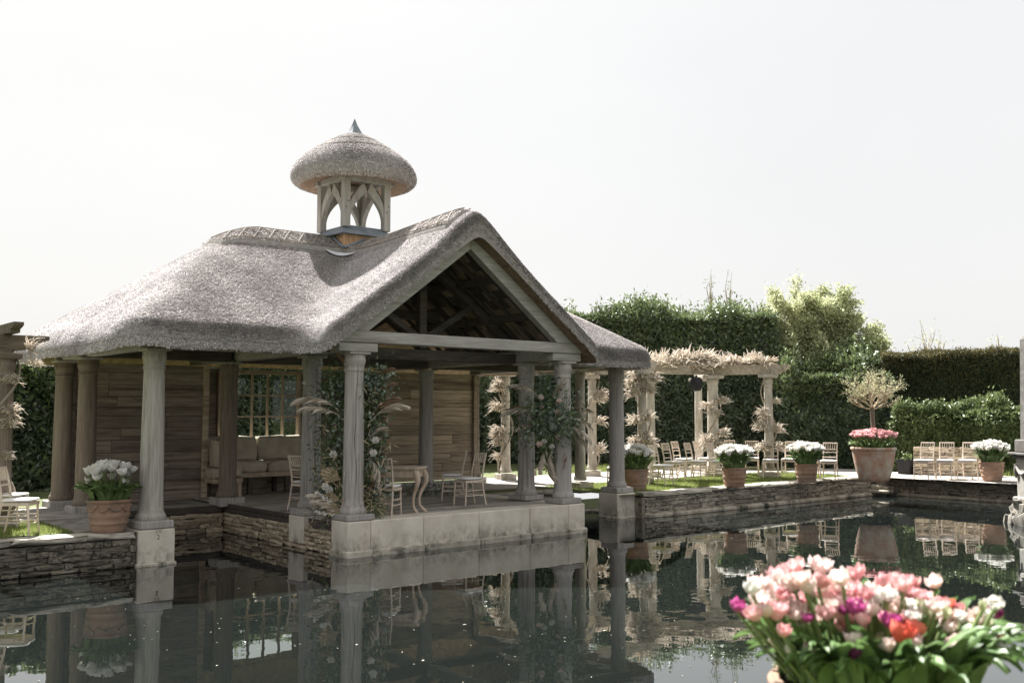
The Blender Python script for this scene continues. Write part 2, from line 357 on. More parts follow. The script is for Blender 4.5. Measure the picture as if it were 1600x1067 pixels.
# slim boards: chamfer in real size, so one mesh per section
def board_mesh(L, wd, th, m, ch=.006): return MB().box((0, 0, 0), (L, wd, th), ch=ch).mesh('board', m)
def stone_variants(n, m, seed):
    out = []; r = random.Random(seed)
    for i in range(n):
        bm = bmesh.new(); bmesh.ops.create_cube(bm, size=1)
        bmesh.ops.bevel(bm, geom=list(bm.edges), offset=.09, segments=1, affect='EDGES')
        for v in bm.verts: v.co += Vector((r.uniform(-.06, .06), r.uniform(-.06, .06), r.uniform(-.08, .08)))
        me = bpy.data.meshes.new('stone'); bm.to_mesh(me); bm.free(); me.materials.append(m); me.shade_smooth(); me.set_sharp_from_angle(angle=R(50)); out.append(me)
    return out

# ------------------------------------------------------------------ ground, water, lawn, paths
GZ = .5
def sheet(name, rects, z, m, kind='structure'):
    b = MB()
    for x0, y0, x1, y1 in rects: b.add([(x0, y0, z), (x1, y0, z), (x1, y1, z), (x0, y1, z)], [(0, 1, 2, 3)])
    return tag(obj(name, b.mesh(name, m)), kind=kind)
xs = [-140, -8, 5.82, 8.1, 13.17, 15.4, 25.52, 140]; ys = [-140, 2.5, 14.45, 14.68, 16.4, 17.95, 140]
rects = []
for i in range(len(xs) - 1):
    for j in range(len(ys) - 1):
        cx_, cy_ = (xs[i] + xs[i + 1]) / 2, (ys[j] + ys[j + 1]) / 2
        wet = -8 < cx_ < 25.52 and 2.5 < cy_ < 17.95
        if wet:
            if cx_ < 5.82 and cy_ > 14.68: wet = False
            if cx_ > 15.4 and cy_ > 14.45: wet = False
            if 13.17 < cx_ < 15.4 and cy_ > 16.4: wet = False
        if not wet: rects.append((xs[i], ys[j], xs[i + 1], ys[j + 1]))
sheet('ground', rects, GZ - .006, M['earth'])
sheet('water', [(-8.6, 1.9, 26.1, 18.6)], 0, M['water'])
b = MB()
b.add([(x, y, -1.2) for x, y in ((-9, 1.5), (26.5, 1.5), (26.5, 19), (-9, 19))], [(0, 1, 2, 3)])
tag(obj('pool_floor', b.mesh('pool_floor', M['soil'])), kind='structure')
sheet('lawn', [(15.7, 14.85, 24.6, 17.4), (-7, 15.2, 4.55, 17.0), (-7, 19.6, 5, 22.6)], GZ, M['lawn'])
sheet('path', [(13.3, 17.4, 25.2, 20.6), (24.95, 2, 27.9, 17.4), (2.8, 19.2, 3.9, 19.6)], GZ + .004, M['gravel'])

# grass blades along the lawns
def grass(rl, n, h):
    ar = [(x1 - x0) * (y1 - y0) for x0, y0, x1, y1 in rl]; P = []
    for a, (x0, y0, x1, y1) in zip(ar, rl):
        k = int(n * a / sum(ar)); P.append(np.stack([rng.uniform(x0, x1, k), rng.uniform(y0, y1, k), np.full(k, GZ - .004)], 1))
    P = np.concatenate(P); n = len(P)
    hh = (h * rng.uniform(.5, 1.4, n) * (1 + .5 * vnoise(P, 1.3, 3)))[:, None]
    a = rng.uniform(0, 6.28, n); sdv = np.stack([np.cos(a), np.sin(a), 0 * a], 1) * .006
    tip = P + np.stack([rng.normal(0, .35, n), rng.normal(0, .35, n), np.ones(n)], 1) * hh
    V = np.stack([P - sdv, P + sdv, tip], 1).reshape(-1, 3)
    return V, np.arange(3 * n).reshape(-1, 3)
V, F = grass([(15.7, 14.85, 24.6, 17.4)], 42000, .045)
tag(obj('lawn_grass', np_mesh('lawn_grass', V, F, M['grass'])), kind='stuff')
V, F = grass([(1.5, 15.2, 4.55, 17.0)], 14000, .05)
tag(obj('lawn_grass', np_mesh('lawn_grass', V, F, M['grass'])), kind='stuff')
V, F = grass([(20, 20.6, 26, 22.5), (27.9, 11.5, 29.3, 17.4)], 9000, .16)
tag(obj('rough_grass', np_mesh('rough_grass', V, F, M['grass'])), kind='stuff')

# ------------------------------------------------------------------ retaining walls of rubble with coping
WALLCORE = {}
def rubble_wall(label, p0, p1, z0, z1, mats, depth=.4, courses=5, mean=.34, coping=True, cz=.09, seed=1, over=.035, lo_tone=None, skip=None):
    p0, p1 = Vector(p0), Vector(p1); d = p1 - p0; L = d.length; ang = math.atan2(d.y, d.x)
    t = thing('retaining_wall', label, 'wall', (p0.x, p0.y, 0), ang)          # local +x along the wall, local -y faces the water
    top = z1 - (cz if coping else 0)
    obj('core', MB().box((L / 2, depth / 2 - .002, (z0 + top) / 2 - .2), (L + .16, depth - .02, top - z0 + .4 - .01)).mesh('core', mats if mats is not M['rubble'] else M['mortar']), t)
    r = random.Random(seed); var = stone_variants(6, mats, seed)
    h = (top - z0) / courses; zc = z0
    hs = [r.uniform(.6, 1.4) for _ in range(courses)]; sm = sum(hs)
    for c in range(courses):
        hh = hs[c] / sm * (top - z0); x = -r.uniform(0, mean * .6)
        while x < L:
            wd = mean * r.choice([.45, .7, .9, 1.1, 1.5, 1.9])
            a, e = max(x, 0), min(x + wd, L)
            if e - a > .04:
                obj('stone', r.choice(var), t, ((a + e) / 2, .05 - r.uniform(0, .02), zc + hh / 2 + r.uniform(-.006, .006)), (0, r.uniform(-.05, .05), 0),
                    (e - a - .006, .14, hh * r.uniform(.9, 1.1) - .004))
            x += wd
        zc += hh
    if coping:
        x = 0; cm = stone_variants(3, M['coping'], seed + 5)
        for me in cm:
            for v in me.vertices: v.co.z = max(-.5, min(.5, v.co.z))
        while x < L - .05:
            wd = min(r.uniform(.6, 1.15), L - x)
            o = obj('coping_stone', r.choice(cm), t, (x + wd / 2, .19 - over + r.uniform(-.008, .008), z1 - cz / 2 + .004 + r.uniform(-.004, .004)), (0, r.uniform(-.008, .008), 0), (wd - .01, .40, cz))
            x += wd
    return t
rubble_wall('low dark mossy stone wall below the left lawn, ending at the pale pier', (-1.5, 14.68, 0), (5.3, 14.68, 0), 0, .5, M['rubble_dark'], courses=5, mean=.26, seed=3)
rubble_wall('honey rubble wall at the back of the dark inlet left of the pavilion deck', (5.86, 17.95, 0), (8.09, 17.95, 0), 0, .36, M['rubble'], courses=4, mean=.26, coping=False, seed=4)
rubble_wall('honey rubble wall under the left side of the pavilion deck', (8.1, 17.9, 0), (8.1, 13.93, 0), 0, .36, M['rubble'], courses=5, mean=.24, coping=False, seed=5)
rubble_wall('long weathered stone wall carrying the right lawn with the potted tulips', (15.96, 14.45, 0), (25.45, 14.45, 0), 0, .52, M['rubble_mid'], courses=5, mean=.36, seed=6)
rubble_wall('short dark stone wall between the deck and the right corner pier', (13.2, 16.4, 0), (15.4, 16.4, 0), 0, .5, M['rubble_dark'], courses=4, mean=.36, seed=7)
rubble_wall('dark stone wall at the far end of the pool, under three chairs', (25.52, 14.35, 0), (25.52, 8.2, 0), 0, .52, M['rubble_mid'], courses=5, mean=.34, seed=8)
# wide toe course at the water line of the right walls
def toe(t_label, p0, p1, m):
    pass
b = MB(); b.box((20.7, 14.40, .035), (9.5, .16, .09), ch=.02); b.box((25.47, 11.3, .035), (.16, 6.1, .09), ch=.02)
b.box((25.47, 14.42, .18), (.5, .5, .62), ch=.03); b.box((25.2, 14.2, .12), (.75, .7, .10), ch=.03); b.box((25.3, 14.25, .21), (.5, .5, .08), ch=.02); b.box((25.05, 14.28, .235), (.3, .26, .12), ch=.03)
tag(obj('wall_footing', b.mesh('wall_footing', M['rubble_mid'])), 'low stone footing course at the waterline of the right hand walls', 'footing')

# ------------------------------------------------------------------ PAVILION (local u,v with origin under the cupola)
CX, RY = 10.55, 17.45
PAV = thing('thatched_pavilion', 'open oak pavilion with thatched roof and cupola standing over the pool', 'pavilion', (CX, RY, 0))
A_, VF, VB, G_, VG = 5.65, -3.35, 3.7, 2.95, -4.16
ZE, SM, SG, SH, TH, RR = 3.5, 2.14 / 3.35, 2.14 / 2.95, 2.14 / 3.05, .33, .20
def smin(a, b, k):
    h = np.clip(.5 + .5 * (b - a) / k, 0, 1); return b * (1 - h) + a * h - k * h * (1 - h)
def smax(a, b, k): return -smin(-a, -b, k)
def rbox(u, v, u0, u1, v0, v1, r):
    cu, cv = (u0 + u1) / 2, (v0 + v1) / 2; qx = np.abs(u - cu) - (u1 - u0) / 2 + r; qy = np.abs(v - cv) - (v1 - v0) / 2 + r
    return -(np.sqrt(np.maximum(qx, 0) ** 2 + np.maximum(qy, 0) ** 2) + np.minimum(np.maximum(qx, qy), 0) - r)
def edge(u, v): return smax(rbox(u, v, -A_, A_, VF, VB, .7), rbox(u, v, -G_, G_, VG, 0, .22), .35)
def plane_h(u, v):
    hf = ZE + SM * (v - VF); hb = ZE + SM * (VB - v) * (3.35 / 3.7); hh = ZE + SH * (A_ - np.abs(u))
    hm = smin(smin(hf, hb, .16), hh, .35)
    au = np.sqrt(u * u + .012); hg = smin(ZE + SG * (G_ - au), hb, .16)
    return smax(hm, hg, .3)
def top_h(u, v):
    d = np.clip(edge(u, v), 0, None); q = np.clip(RR - d, 0, None)
    und = .15 * np.exp(-(u / .75) ** 2) * np.clip((-v - 1.2) / 2.4, 0, 1) + .05 * np.exp(-(v / .5) ** 2) * (np.abs(u) < 2.6) * np.clip((2.6 - np.abs(u)) / .5, 0, 1) + .018 * vnoise(np.stack([u, v, 0 * u], 1), 1.1, 5)
    return plane_h(u, v) - (RR - np.sqrt(np.maximum(RR * RR - q * q, 0))) + und
st = .05
gu = np.arange(-5.8, 5.8001, st); gv = np.arange(-4.3, 3.9001, st); U, Vv = np.meshgrid(gu, gv, indexing='ij'); sh = U.shape
u = U.ravel().copy(); v = Vv.ravel().copy()
D = edge(u, v)
inside = (D > 0).reshape(sh); cell = inside[:-1, :-1] | inside[1:, :-1] | inside[:-1, 1:] | inside[1:, 1:]
for _ in range(3):
    D = edge(u, v); e = 1e-3; gx = (edge(u + e, v) - D) / e; gy = (edge(u, v + e) - D) / e; g2 = np.maximum(gx * gx + gy * gy, .2)
    k = D < 0; u[k] -= (D * gx / g2)[k]; v[k] -= (D * gy / g2)[k]
idx = np.arange(u.size).reshape(sh)
q = np.stack([idx[:-1, :-1][cell], idx[1:, :-1][cell], idx[1:, 1:][cell], idx[:-1, 1:][cell]], 1)
used = np.unique(q); remap = -np.ones(u.size, int); remap[used] = np.arange(len(used)); q = remap[q]; u = u[used]; v = v[used]
zt = top_h(u, v); zb = plane_h(u, v) - TH; zb = np.minimum(zb, zt - .02)
nv = len(u)
ed = np.concatenate([q[:, [0, 1]], q[:, [1, 2]], q[:, [2, 3]], q[:, [3, 0]]]); key = np.sort(ed, 1); kk = key[:, 0] * nv + key[:, 1]
_, inv, cnt = np.unique(kk, return_inverse=True, return_counts=True); be = ed[cnt[inv] == 1]
side = np.stack([be[:, 0], be[:, 0] + nv, be[:, 1] + nv, be[:, 1]], 1)
V = np.concatenate([np.stack([u, v, zt], 1), np.stack([u, v, zb], 1)])
F = np.concatenate([q, q[:, ::-1] + nv, side])
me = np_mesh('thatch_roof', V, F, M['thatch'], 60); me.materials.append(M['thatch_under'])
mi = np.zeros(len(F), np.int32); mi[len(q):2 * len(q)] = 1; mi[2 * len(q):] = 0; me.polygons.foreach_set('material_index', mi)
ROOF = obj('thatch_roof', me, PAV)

def normal_at(u, v):
    e = .02; a = (top_h(u + e, v) - top_h(u - e, v)) / (2 * e); b_ = (top_h(u, v + e) - top_h(u, v - e)) / (2 * e)
    return nrm(np.stack([-a, -b_, np.ones_like(a)], 1))
def capmask(u, v):                    # distance inside the raised ridge caps
    m1 = np.minimum(.5 - np.abs(v) * 1.0, 3.05 - np.abs(u)); m2 = np.minimum(.5 - np.abs(u), np.minimum(.05 - v, v - VG - .32))
    return np.maximum(m1, m2)
def stubs(P, N, dirv, L, W):
    n = len(P); sdv = nrm(np.cross(dirv, N)); l = L[:, None]; wd = W[:, None]; up = np.cross(sdv, dirv)
    b0 = P - dirv * l * .4
    V = np.stack([b0 + sdv * wd, b0 - sdv * wd, P + dirv * l * .6 + up * wd * .6, P + dirv * l * .6 - sdv * wd * .7], 1).reshape(-1, 3)
    b_ = np.arange(n)[:, None] * 4
    return V, np.concatenate([b_ + np.array([[0, 1, 2]]), b_ + np.array([[1, 3, 2]])], 1).reshape(-1, 3)
n = 420000
uu = rng.uniform(-5.68, 5.68, n); vv = rng.uniform(-4.2, 3.7, n); d = edge(uu, vv)
# second batch close to the rims, where the surface is steep
extra = 60000; ue = rng.uniform(-5.65, 5.65, 6 * extra); ve = rng.uniform(-4.2, 3.2, 6 * extra); de = edge(ue, ve); k = (de > 0.002) & (de < .16)
uu = np.concatenate([uu, ue[k]]); vv = np.concatenate([vv, ve[k]]); d = np.concatenate([d, de[k]])
ck_ = capmask(uu, vv); k = (d > .002) & ((ck_ < .0) | ((ck_ > .04) & (rng.uniform(size=len(uu)) < .45) & (np.abs(uu) + np.abs(vv) > .75))) & ((vv < .6) | (uu < -4.2) | (rng.uniform(size=len(uu)) < .2)); uu, vv, d = uu[k], vv[k], d[k]
cm_ = capmask(uu, vv); P = np.stack([uu, vv, top_h(uu, vv) + np.where(cm_ > .03, .078, 0)], 1); N = normal_at(uu, vv)
bi = rng.integers(0, len(be), 130000); bt = rng.uniform(size=len(bi)); bu = u[be[bi, 0]] * (1 - bt) + u[be[bi, 1]] * bt; bv = v[be[bi, 0]] * (1 - bt) + v[be[bi, 1]] * bt
e_ = 1e-3; g0 = np.stack([(edge(bu + e_, bv) - edge(bu - e_, bv)), (edge(bu, bv + e_) - edge(bu, bv - e_))], 1); g0 = g0 / np.maximum(np.linalg.norm(g0, axis=1, keepdims=True), 1e-9)
ph = rng.uniform(-.25, 1.2, len(bi)); dd_ = np.where(ph > 0, RR * (1 - np.cos(ph)), 0.002); bu2, bv2 = bu + g0[:, 0] * dd_, bv + g0[:, 1] * dd_
bz = top_h(bu2, bv2); bz = np.where(ph < 0, bz + ph * .76, bz); nb_ = np.stack([-g0[:, 0] * np.cos(np.maximum(ph, 0)), -g0[:, 1] * np.cos(np.maximum(ph, 0)), np.sin(np.maximum(ph, 0)) + .01], 1)
kb = ((bv2 < .8) | (bu2 < -3.5)) & (capmask(bu2, bv2) < -.02)
P = np.concatenate([P, np.stack([bu2, bv2, bz], 1)[kb]]); N = np.concatenate([N, nrm(nb_)[kb]])
down = nrm(N * N[:, 2:3] - np.array([0, 0, 1.]))
dr = nrm(down * .62 + N * .62 + rng.normal(size=P.shape) * .3)
n = len(P); V, F = stubs(P + N * .002, N, dr, rng.uniform(.016, .042, n), rng.uniform(.006, .013, n))
tag(obj('reed_ends', np_mesh('reed_ends', V, F, M['reed']), ROOF), kind='stuff')
# ridge caps
def cap(name, us, vs, fn):
    U, W = np.meshgrid(us, vs, indexing='ij'); s_ = U.shape; a, b_ = U.ravel(), W.ravel()
    m_ = fn(a, b_); z = top_h(a, b_) + .075 * np.clip(m_ / .05, 0, 1) ** .5 - .02 * (m_ <= 0.001)
    i = np.arange(a.size).reshape(s_); F = np.stack([i[:-1, :-1], i[1:, :-1], i[1:, 1:], i[:-1, 1:]], -1).reshape(-1, 4)
    return obj(name, np_mesh(name, np.stack([a, b_, z], 1), F, M['ridge'], 70), ROOF)
lv = np.linspace(-.5, .5, 33); lv = np.sort(np.concatenate([lv, [-.499, .499, -.47, .47]]))
def m1(a, b_): return np.minimum(.5 - np.abs(b_), np.minimum(3.05 - np.abs(a), 9))
cap('ridge_cap', np.sort(np.concatenate([np.linspace(-3.05, -.45, 60), [-3.049, -3.02]])), lv, lambda a, b_: np.minimum(.5 - np.abs(b_), a + 3.05))
cap('ridge_cap', np.sort(np.concatenate([np.linspace(.45, 3.05, 60), [3.049, 3.02]])), lv, lambda a, b_: np.minimum(.5 - np.abs(b_), 3.05 - a))
cap('ridge_cap', lv, np.sort(np.concatenate([np.linspace(VG + .32, .0, 80), [VG + .3205, VG + .345]])), lambda a, b_: np.minimum(.5 - np.abs(a), b_ - VG - .32))
spar_n = 0
def spar(p, q_, r=.011):
    """p,q in roof plan; follows the surface of the cap"""
    k = 5; pts = []
    a = np.array([p[0] + (q_[0] - p[0]) * i / (k - 1) for i in range(k)]); b_ = np.array([p[1] + (q_[1] - p[1]) * i / (k - 1) for i in range(k)])
    z = top_h(a, b_) + .105
    obj('ridge_spar', MB().tube(list(zip(a, b_, z)), r, 5).mesh('ridge_spar', M['spar']), ROOF)
for sgn in (-1, 1):
    for x0, x1 in ((-3.0, -.55), (.55, 3.0)):
        for w_ in (.07, .45):
            x = x0
            while x < x1 - .01:
                spar((x, sgn * w_), (min(x + .6, x1), sgn * w_)); x += .6
        if sgn < 0:
            nseg = 8
            for i in range(nseg):
                a0 = x0 + (x1 - x0) * i / nseg; a1 = x0 + (x1 - x0) * (i + 1) / nseg
                spar((a0, sgn * .08), (a1, sgn * .44), .008); spar((a0, sgn * .44), (a1, sgn * .08), .008)
    for w_ in (.07, .45):
        y = VG + .36
        while y < -.6:
            spar((sgn * w_, y), (sgn * w_, min(y + .6, -.55))); y += .6
    if sgn < 0:
        nseg = 10
        for i in range(nseg):
            a0 = VG + .36 + 3.2 * i / nseg; a1 = VG + .36 + 3.2 * (i + 1) / nseg
            spar((sgn * .08, a0), (sgn * .44, a1), .008); spar((sgn * .44, a0), (sgn * .08, a1), .008)
# lead gutter sheet under the ridge cap; bright reflection painted as pale colour
gx_ = np.linspace(-1.12, -.5, 13); pts = []
va = []
for t_ in np.linspace(0, 1, 13):
    a = -.92 + .42 * t_; b_ = -.50 - .42 * (t_) ; va.append((a, b_))
b = MB(); vs = []
for a, b_ in va:
    wd = .075 * math.sin(math.pi * (a + .92) / .42) + .01
    for s_ in (-1, 1):
        x, y = a + s_ * wd * .7, b_ + s_ * wd * .7
        vs.append((x, y, float(top_h(np.array([x]), np.array([y]))[0]) + .05))
b.add(vs, [(2 * i, 2 * i + 1, 2 * i + 3, 2 * i + 2) for i in range(12)])
obj('valley_flashing', b.mesh('valley_flashing', M['leadglint']), PAV)

# --- cupola
CUP = obj('cupola', MB().box((0, 0, 5.45), (.94, .94, .66)).mesh('cupola', M['oak_dark']), PAV)
bw = .115
for i in range(9):
    c_ = -.46 + .115 * i
    for ax in (0, 1):
        me = board_mesh(.66, .108, .025, M['board_new'])
        if ax == 0: obj('board', me, CUP, (c_, -.485, 5.45), (0, R(90), R(90)))
        else: obj('board', me, CUP, (-.485, c_, 5.45), (0, R(90), 0))
b = MB()
def sqring(a, z): return [(-a, -a, z), (a, -a, z), (a, a, z), (-a, a, z)]
b.add(sqring(.63, 5.74) + sqring(.63, 5.77) + sqring(.40, 5.95), [(0, 3, 2, 1)] + [(i, (i + 1) % 4, 4 + (i + 1) % 4, 4 + i) for i in range(4)] + [(4 + i, 4 + (i + 1) % 4, 8 + (i + 1) % 4, 8 + i) for i in range(4)] + [(8, 9, 10, 11)])
obj('lead_skirt', b.mesh('lead_skirt', M['lead']), CUP)
# lead apron strips in the V under the boards
for (p0, p1) in (((-.53, -.53), (-.53, -.02)), ((-.53, -.53), (-.02, -.53))):
    a = np.linspace(p0[0], p1[0], 8); c_ = np.linspace(p0[1], p1[1], 8); z = top_h(a, c_) + .10
    obj('lead_apron', MB().tube(list(zip(a, c_, z)), .035, 6).mesh('lead_apron', M['lead'], 40), CUP)
PP = .47
for sx in (-1, 1):
    for sy in (-1, 1):
        obj('post', MB().box((sx * PP, sy * PP, 6.37), (.15, .15, .96), ch=.012).mesh('post', M['oak']), CUP)
        for k in range(2):
            me = MB().tube([(-.0, 0, 0), (0, .012, 0)], .014, 8).mesh('peg', M['oak_dark'])
            obj('peg', me, CUP, (sx * PP - .02 + .04 * k, sy * PP - .085, 6.28 + .12 * k))
for sx, sy, dx, dy in [(a, c_, -a, 0) for a in (-1, 1) for c_ in (-1, 1)] + [(a, c_, 0, -c_) for a in (-1, 1) for c_ in (-1, 1)]:
    # curved brace, from the post foot to the middle of the head plate
    arc = []; out_ = []
    for i in range(10):
        t_ = i / 9; o_ = .0775 + (PP - .0775 - .004) * t_ ** 1.7; z = 6.02 + .62 * t_ ** .82
        arc.append((o_, z)); out_.append((max(o_ - .035 - .09 * t_ ** .6 * (1 - t_ * .55), .0772), z + .03 + .155 * t_))
    b = MB(); ths = .05
    # build as strip of quads with thickness
    vs = []; fs = []
    for i in range(10):
        for (o_, z) in (arc[i], out_[i]):
            for s_ in (-1, 1):
                x = sx * PP + dx * o_ + (s_ * ths if dx == 0 else 0); y = sy * PP + dy * o_ + (s_ * ths if dy == 0 else 0)
                vs.append((x, y, z))
    for i in range(9):
        a = 4 * i; e_ = a + 4
        fs += [(a, a + 1, e_ + 1, e_), (a + 2, e_ + 2, e_ + 3, a + 3), (a, e_, e_ + 2, a + 2), (a + 1, a + 3, e_ + 3, e_ + 1)]
    fs += [(0, 2, 3, 1), (36, 37, 39, 38)]
    b.add(vs, fs); obj('brace', b.mesh('brace', M['oak'], 35), CUP)
b = MB()
for s_ in (-1, 1):
    b.box((0, s_ * PP, 6.90), (1.25, .16, .13), ch=.01); b.box((s_ * PP, 0, 6.903), (.16, .78, .12), ch=.01)
obj('head_plate', b.mesh('head_plate', M['oak']), CUP)
prof = [(.0, 7.05), (.55, 6.98), (.95, 6.84), (1.08, 6.83), (1.19, 6.86), (1.25, 6.92), (1.275, 6.99), (1.265, 7.07), (1.22, 7.17), (1.13, 7.30), (.97, 7.44), (.80, 7.56), (.65, 7.66), (.50, 7.745), (.33, 7.84), (.18, 7.91), (.0, 7.93)]
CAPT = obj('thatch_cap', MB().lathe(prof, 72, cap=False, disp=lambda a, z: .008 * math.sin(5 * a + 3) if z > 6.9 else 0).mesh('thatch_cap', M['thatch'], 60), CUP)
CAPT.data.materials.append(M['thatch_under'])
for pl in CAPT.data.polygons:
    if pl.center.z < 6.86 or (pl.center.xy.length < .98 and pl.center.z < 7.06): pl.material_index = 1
pr = np.array(prof[3:]); seg = np.linalg.norm(np.diff(pr, axis=0), axis=1) * (pr[:-1, 0] + pr[1:, 0]); seg /= seg.sum()
n = 22000; si = rng.choice(len(seg), n, p=seg); t_ = rng.uniform(size=n); rz_ = pr[si] * (1 - t_)[:, None] + pr[si + 1] * t_[:, None]
a = rng.uniform(0, 2 * math.pi, n); tg = pr[si + 1] - pr[si]; tg /= np.linalg.norm(tg, axis=1, keepdims=True)
N = nrm(np.stack([tg[:, 1] * np.cos(a), tg[:, 1] * np.sin(a), -tg[:, 0]], 1)); P = np.stack([rz_[:, 0] * np.cos(a), rz_[:, 0] * np.sin(a), rz_[:, 1]], 1)
down = -np.stack([tg[:, 0] * np.cos(a), tg[:, 0] * np.sin(a), tg[:, 1]], 1)
dr = nrm(down * .62 + N * .62 + rng.normal(size=P.shape) * .3)
V, F = stubs(P + N * .002, N, dr, rng.uniform(.016, .042, n), rng.uniform(.006, .013, n))
tag(obj('reed_ends', np_mesh('reed_ends', V, F, M['reed']), CUP), kind='stuff')
for r_, z in ((.535, 7.735), (.835, 7.545)):
    obj('binding_ring', MB().tube([(r_ * math.cos(2 * math.pi * i / 48), r_ * math.sin(2 * math.pi * i / 48), z) for i in range(49)], .012, 5).mesh('binding_ring', M['spar']), CUP)
obj('finial', MB().lathe([(.0, 7.84), (.24, 7.85), (.20, 7.90), (.14, 7.98), (.06, 8.12), (.008, 8.25)], 8, cap=False).mesh('finial', M['lead'], 20), CUP)

# --- columns
def column_mesh(name, h, r0, r1, m, crack=None, seed=0, n=32):
    r = random.Random(seed); ph = r.uniform(0, 6)
    prof = [(r0 * 1.20, 0), (r0 * 1.26, .025), (r0 * 1.26, .055), (r0 * 1.19, .085), (r0 * 1.10, .10), (r0 * 1.08, .125), (r0 * 1.02, .16)]
    N_ = 26 if crack is not None else 9; hs = h - .16 - .30
    for i in range(1, N_):
        t_ = i / N_; prof.append((r0 + (r1 - r0) * t_ ** 1.5, .16 + hs * t_))
    z = .16 + hs
    prof += [(r1, z), (r1 * 1.01, z + .03), (r1 * 1.08, z + .04), (r1 * 1.08, z + .065), (r1 * 1.03, z + .075), (r1 * 1.03, z + .12), (r1 * 1.08, z + .135), (r1 * 1.13, z + .17), (r1 * 1.18, z + .20), (r1 * 1.18, z + .23), (r1 * 1.14, z + .24), (r1 * 1.14, h)]
    def disp(a, z):
        dd = .002 * math.sin(3 * a + ph + z) + .0015 * math.sin(7 * a + 2 * ph - 2 * z)
        if crack is not None:
            for (c0, za, zb_) in crack:
                if za < z < zb_:
                    cc = c0 + .10 * math.sin(z * 3.1 + ph) + .05 * math.sin(z * 9 + ph)
                    q_ = (a - cc + math.pi) % (2 * math.pi) - math.pi
                    wdt = .055 * min(1, (z - za) / .25 + .15, (zb_ - z) / .25 + .15)
                    if abs(q_) < wdt: dd -= .028 * (1 - abs(q_) / wdt)
        return dd
    return MB().lathe(prof, 160 if crack is not None else n, disp=disp).mesh(name, m, 40)
ZF = .53
def column(u_, v_, zb_, pad, zt_, m, r0=.166, r1=.15, crack=None, seed=0, padm='oak', ab=True):
    c_ = obj('column', column_mesh('column', zt_ - zb_ - pad, r0, r1, m, crack, seed), PAV, (u_, v_, zb_ + pad))
    obj('plinth_pad', MB().box((0, 0, -pad / 2 - .001), (r0 * 3.05, r0 * 3.05, pad - .004), ch=.015).mesh('plinth_pad', M[padm]), c_)
    obj('abacus', MB().box((0, 0, zt_ - zb_ - pad + .022), (r1 * 2.5, r1 * 2.5, .04), ch=.006).mesh('abacus', M[padm]), c_)
    return c_
CT = 3.14
toCam = lambda u_, v_: math.atan2(-(v_ + RY), -(u_ + CX))
AU, BU = -2.22, 2.32
column(AU, -3.75, .545, .10, CT, M['oak'], crack=[(toCam(AU, -3.75) + .25, .3, 2.3), (toCam(AU, -3.75) + .55, .0, .9)], seed=1)
column(BU, -3.75, .545, .10, CT, M['oak'], seed=2)
column(AU - .02, -2.42, .525, .12, CT, M['oak'], crack=[(toCam(AU, -2.4) + .5, .2, 2.4)], seed=3)
column(BU - .04, -2.75, .545, .10, CT, M['oak'], crack=[(toCam(BU, -2.4) + .1, .1, 2.3)], seed=4)
column(-4.98, -2.58, .525, .12, CT, M['oak_pale'], seed=5, r0=.172, r1=.15)
column(5.08, -2.50, .525, .12, CT, M['oak'], seed=6)
column(-2.36, .55, .47, .17, CT, M['oak_brown'], seed=7, r0=.165)
column(2.30, .65, .47, .17, CT, M['oak'], seed=8)
column(-4.98, .50, .47, .17, CT, M['oak_brown'], seed=9)
column(-4.98, 1.85, .47, .17, CT, M['oak_brown'], seed=10)
column(4.90, 2.28, .47, .17, CT, M['oak_brown'], seed=11)

# --- beams
def beam(name, p0, p1, wd, h, m, ch=.012): return obj(name, MB().bar(p0, p1, wd, h, ch=ch).mesh(name, m), PAV)
zb0 = CT + .045
for cu in (AU, BU): beam('bolster', (cu - .36, -3.76, zb0 + .075), (cu + .36, -3.76, zb0 + .075), .24, .14, M['oak_beam'])
beam('tie_beam', (AU - .36, -3.79, zb0 + .245), (BU + .36, -3.79, zb0 + .245), .22, .19, M['oak_beam'])
def under(uu_): return ZE - TH + SG * (G_ - abs(uu_))
for s_ in (-1, 1):
    e0, e1 = s_ * 2.62, s_ * .0
    obj('principal_rafter', MB().prism([(s_ * 2.05, zb0 + .343), (s_ * 2.44, zb0 + .343), (s_ * .004, under(0) + .0), (s_ * .004, under(0) - .25)], -3.90, -3.74).mesh('principal_rafter', M['oak_beam']), PAV)
zpl = zb0 + .11
# plates over the colonnades
for (p0, p1) in (((-5.25, -2.58), (AU + .13, -2.58)), ((BU + .1, -2.5), (5.35, -2.5)), ((-4.98, -2.44), (-4.98, 2.2)), ((5.05, -2.36), (5.05, 2.5)), ((-4.84, .52), (AU - .15, .52)), ((BU + .15, .6), (4.9, .6))):
    beam('wall_plate', (p0[0], p0[1], zpl), (p1[0], p1[1], zpl), .2, .215, M['oak_dark'] if p0[1] > 0 else M['oak_beam'])
for cu in (AU, BU): beam('arcade_plate', (cu, -3.66, zpl + .02), (cu, 2.6, zpl + .02), .19, .22, M['oak_beam'])
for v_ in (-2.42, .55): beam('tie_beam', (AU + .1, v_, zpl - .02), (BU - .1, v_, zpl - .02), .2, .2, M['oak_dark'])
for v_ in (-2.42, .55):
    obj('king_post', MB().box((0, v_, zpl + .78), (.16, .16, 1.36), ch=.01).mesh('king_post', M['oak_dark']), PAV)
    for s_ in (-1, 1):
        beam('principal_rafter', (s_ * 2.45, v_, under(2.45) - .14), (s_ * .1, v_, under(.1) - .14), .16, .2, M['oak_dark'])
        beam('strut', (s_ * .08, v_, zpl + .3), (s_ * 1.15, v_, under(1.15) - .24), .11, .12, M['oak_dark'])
beam('collar', (-1.3, -1.2, 4.15), (1.3, -1.2, 4.15), .12, .18, M['oak_dark'])
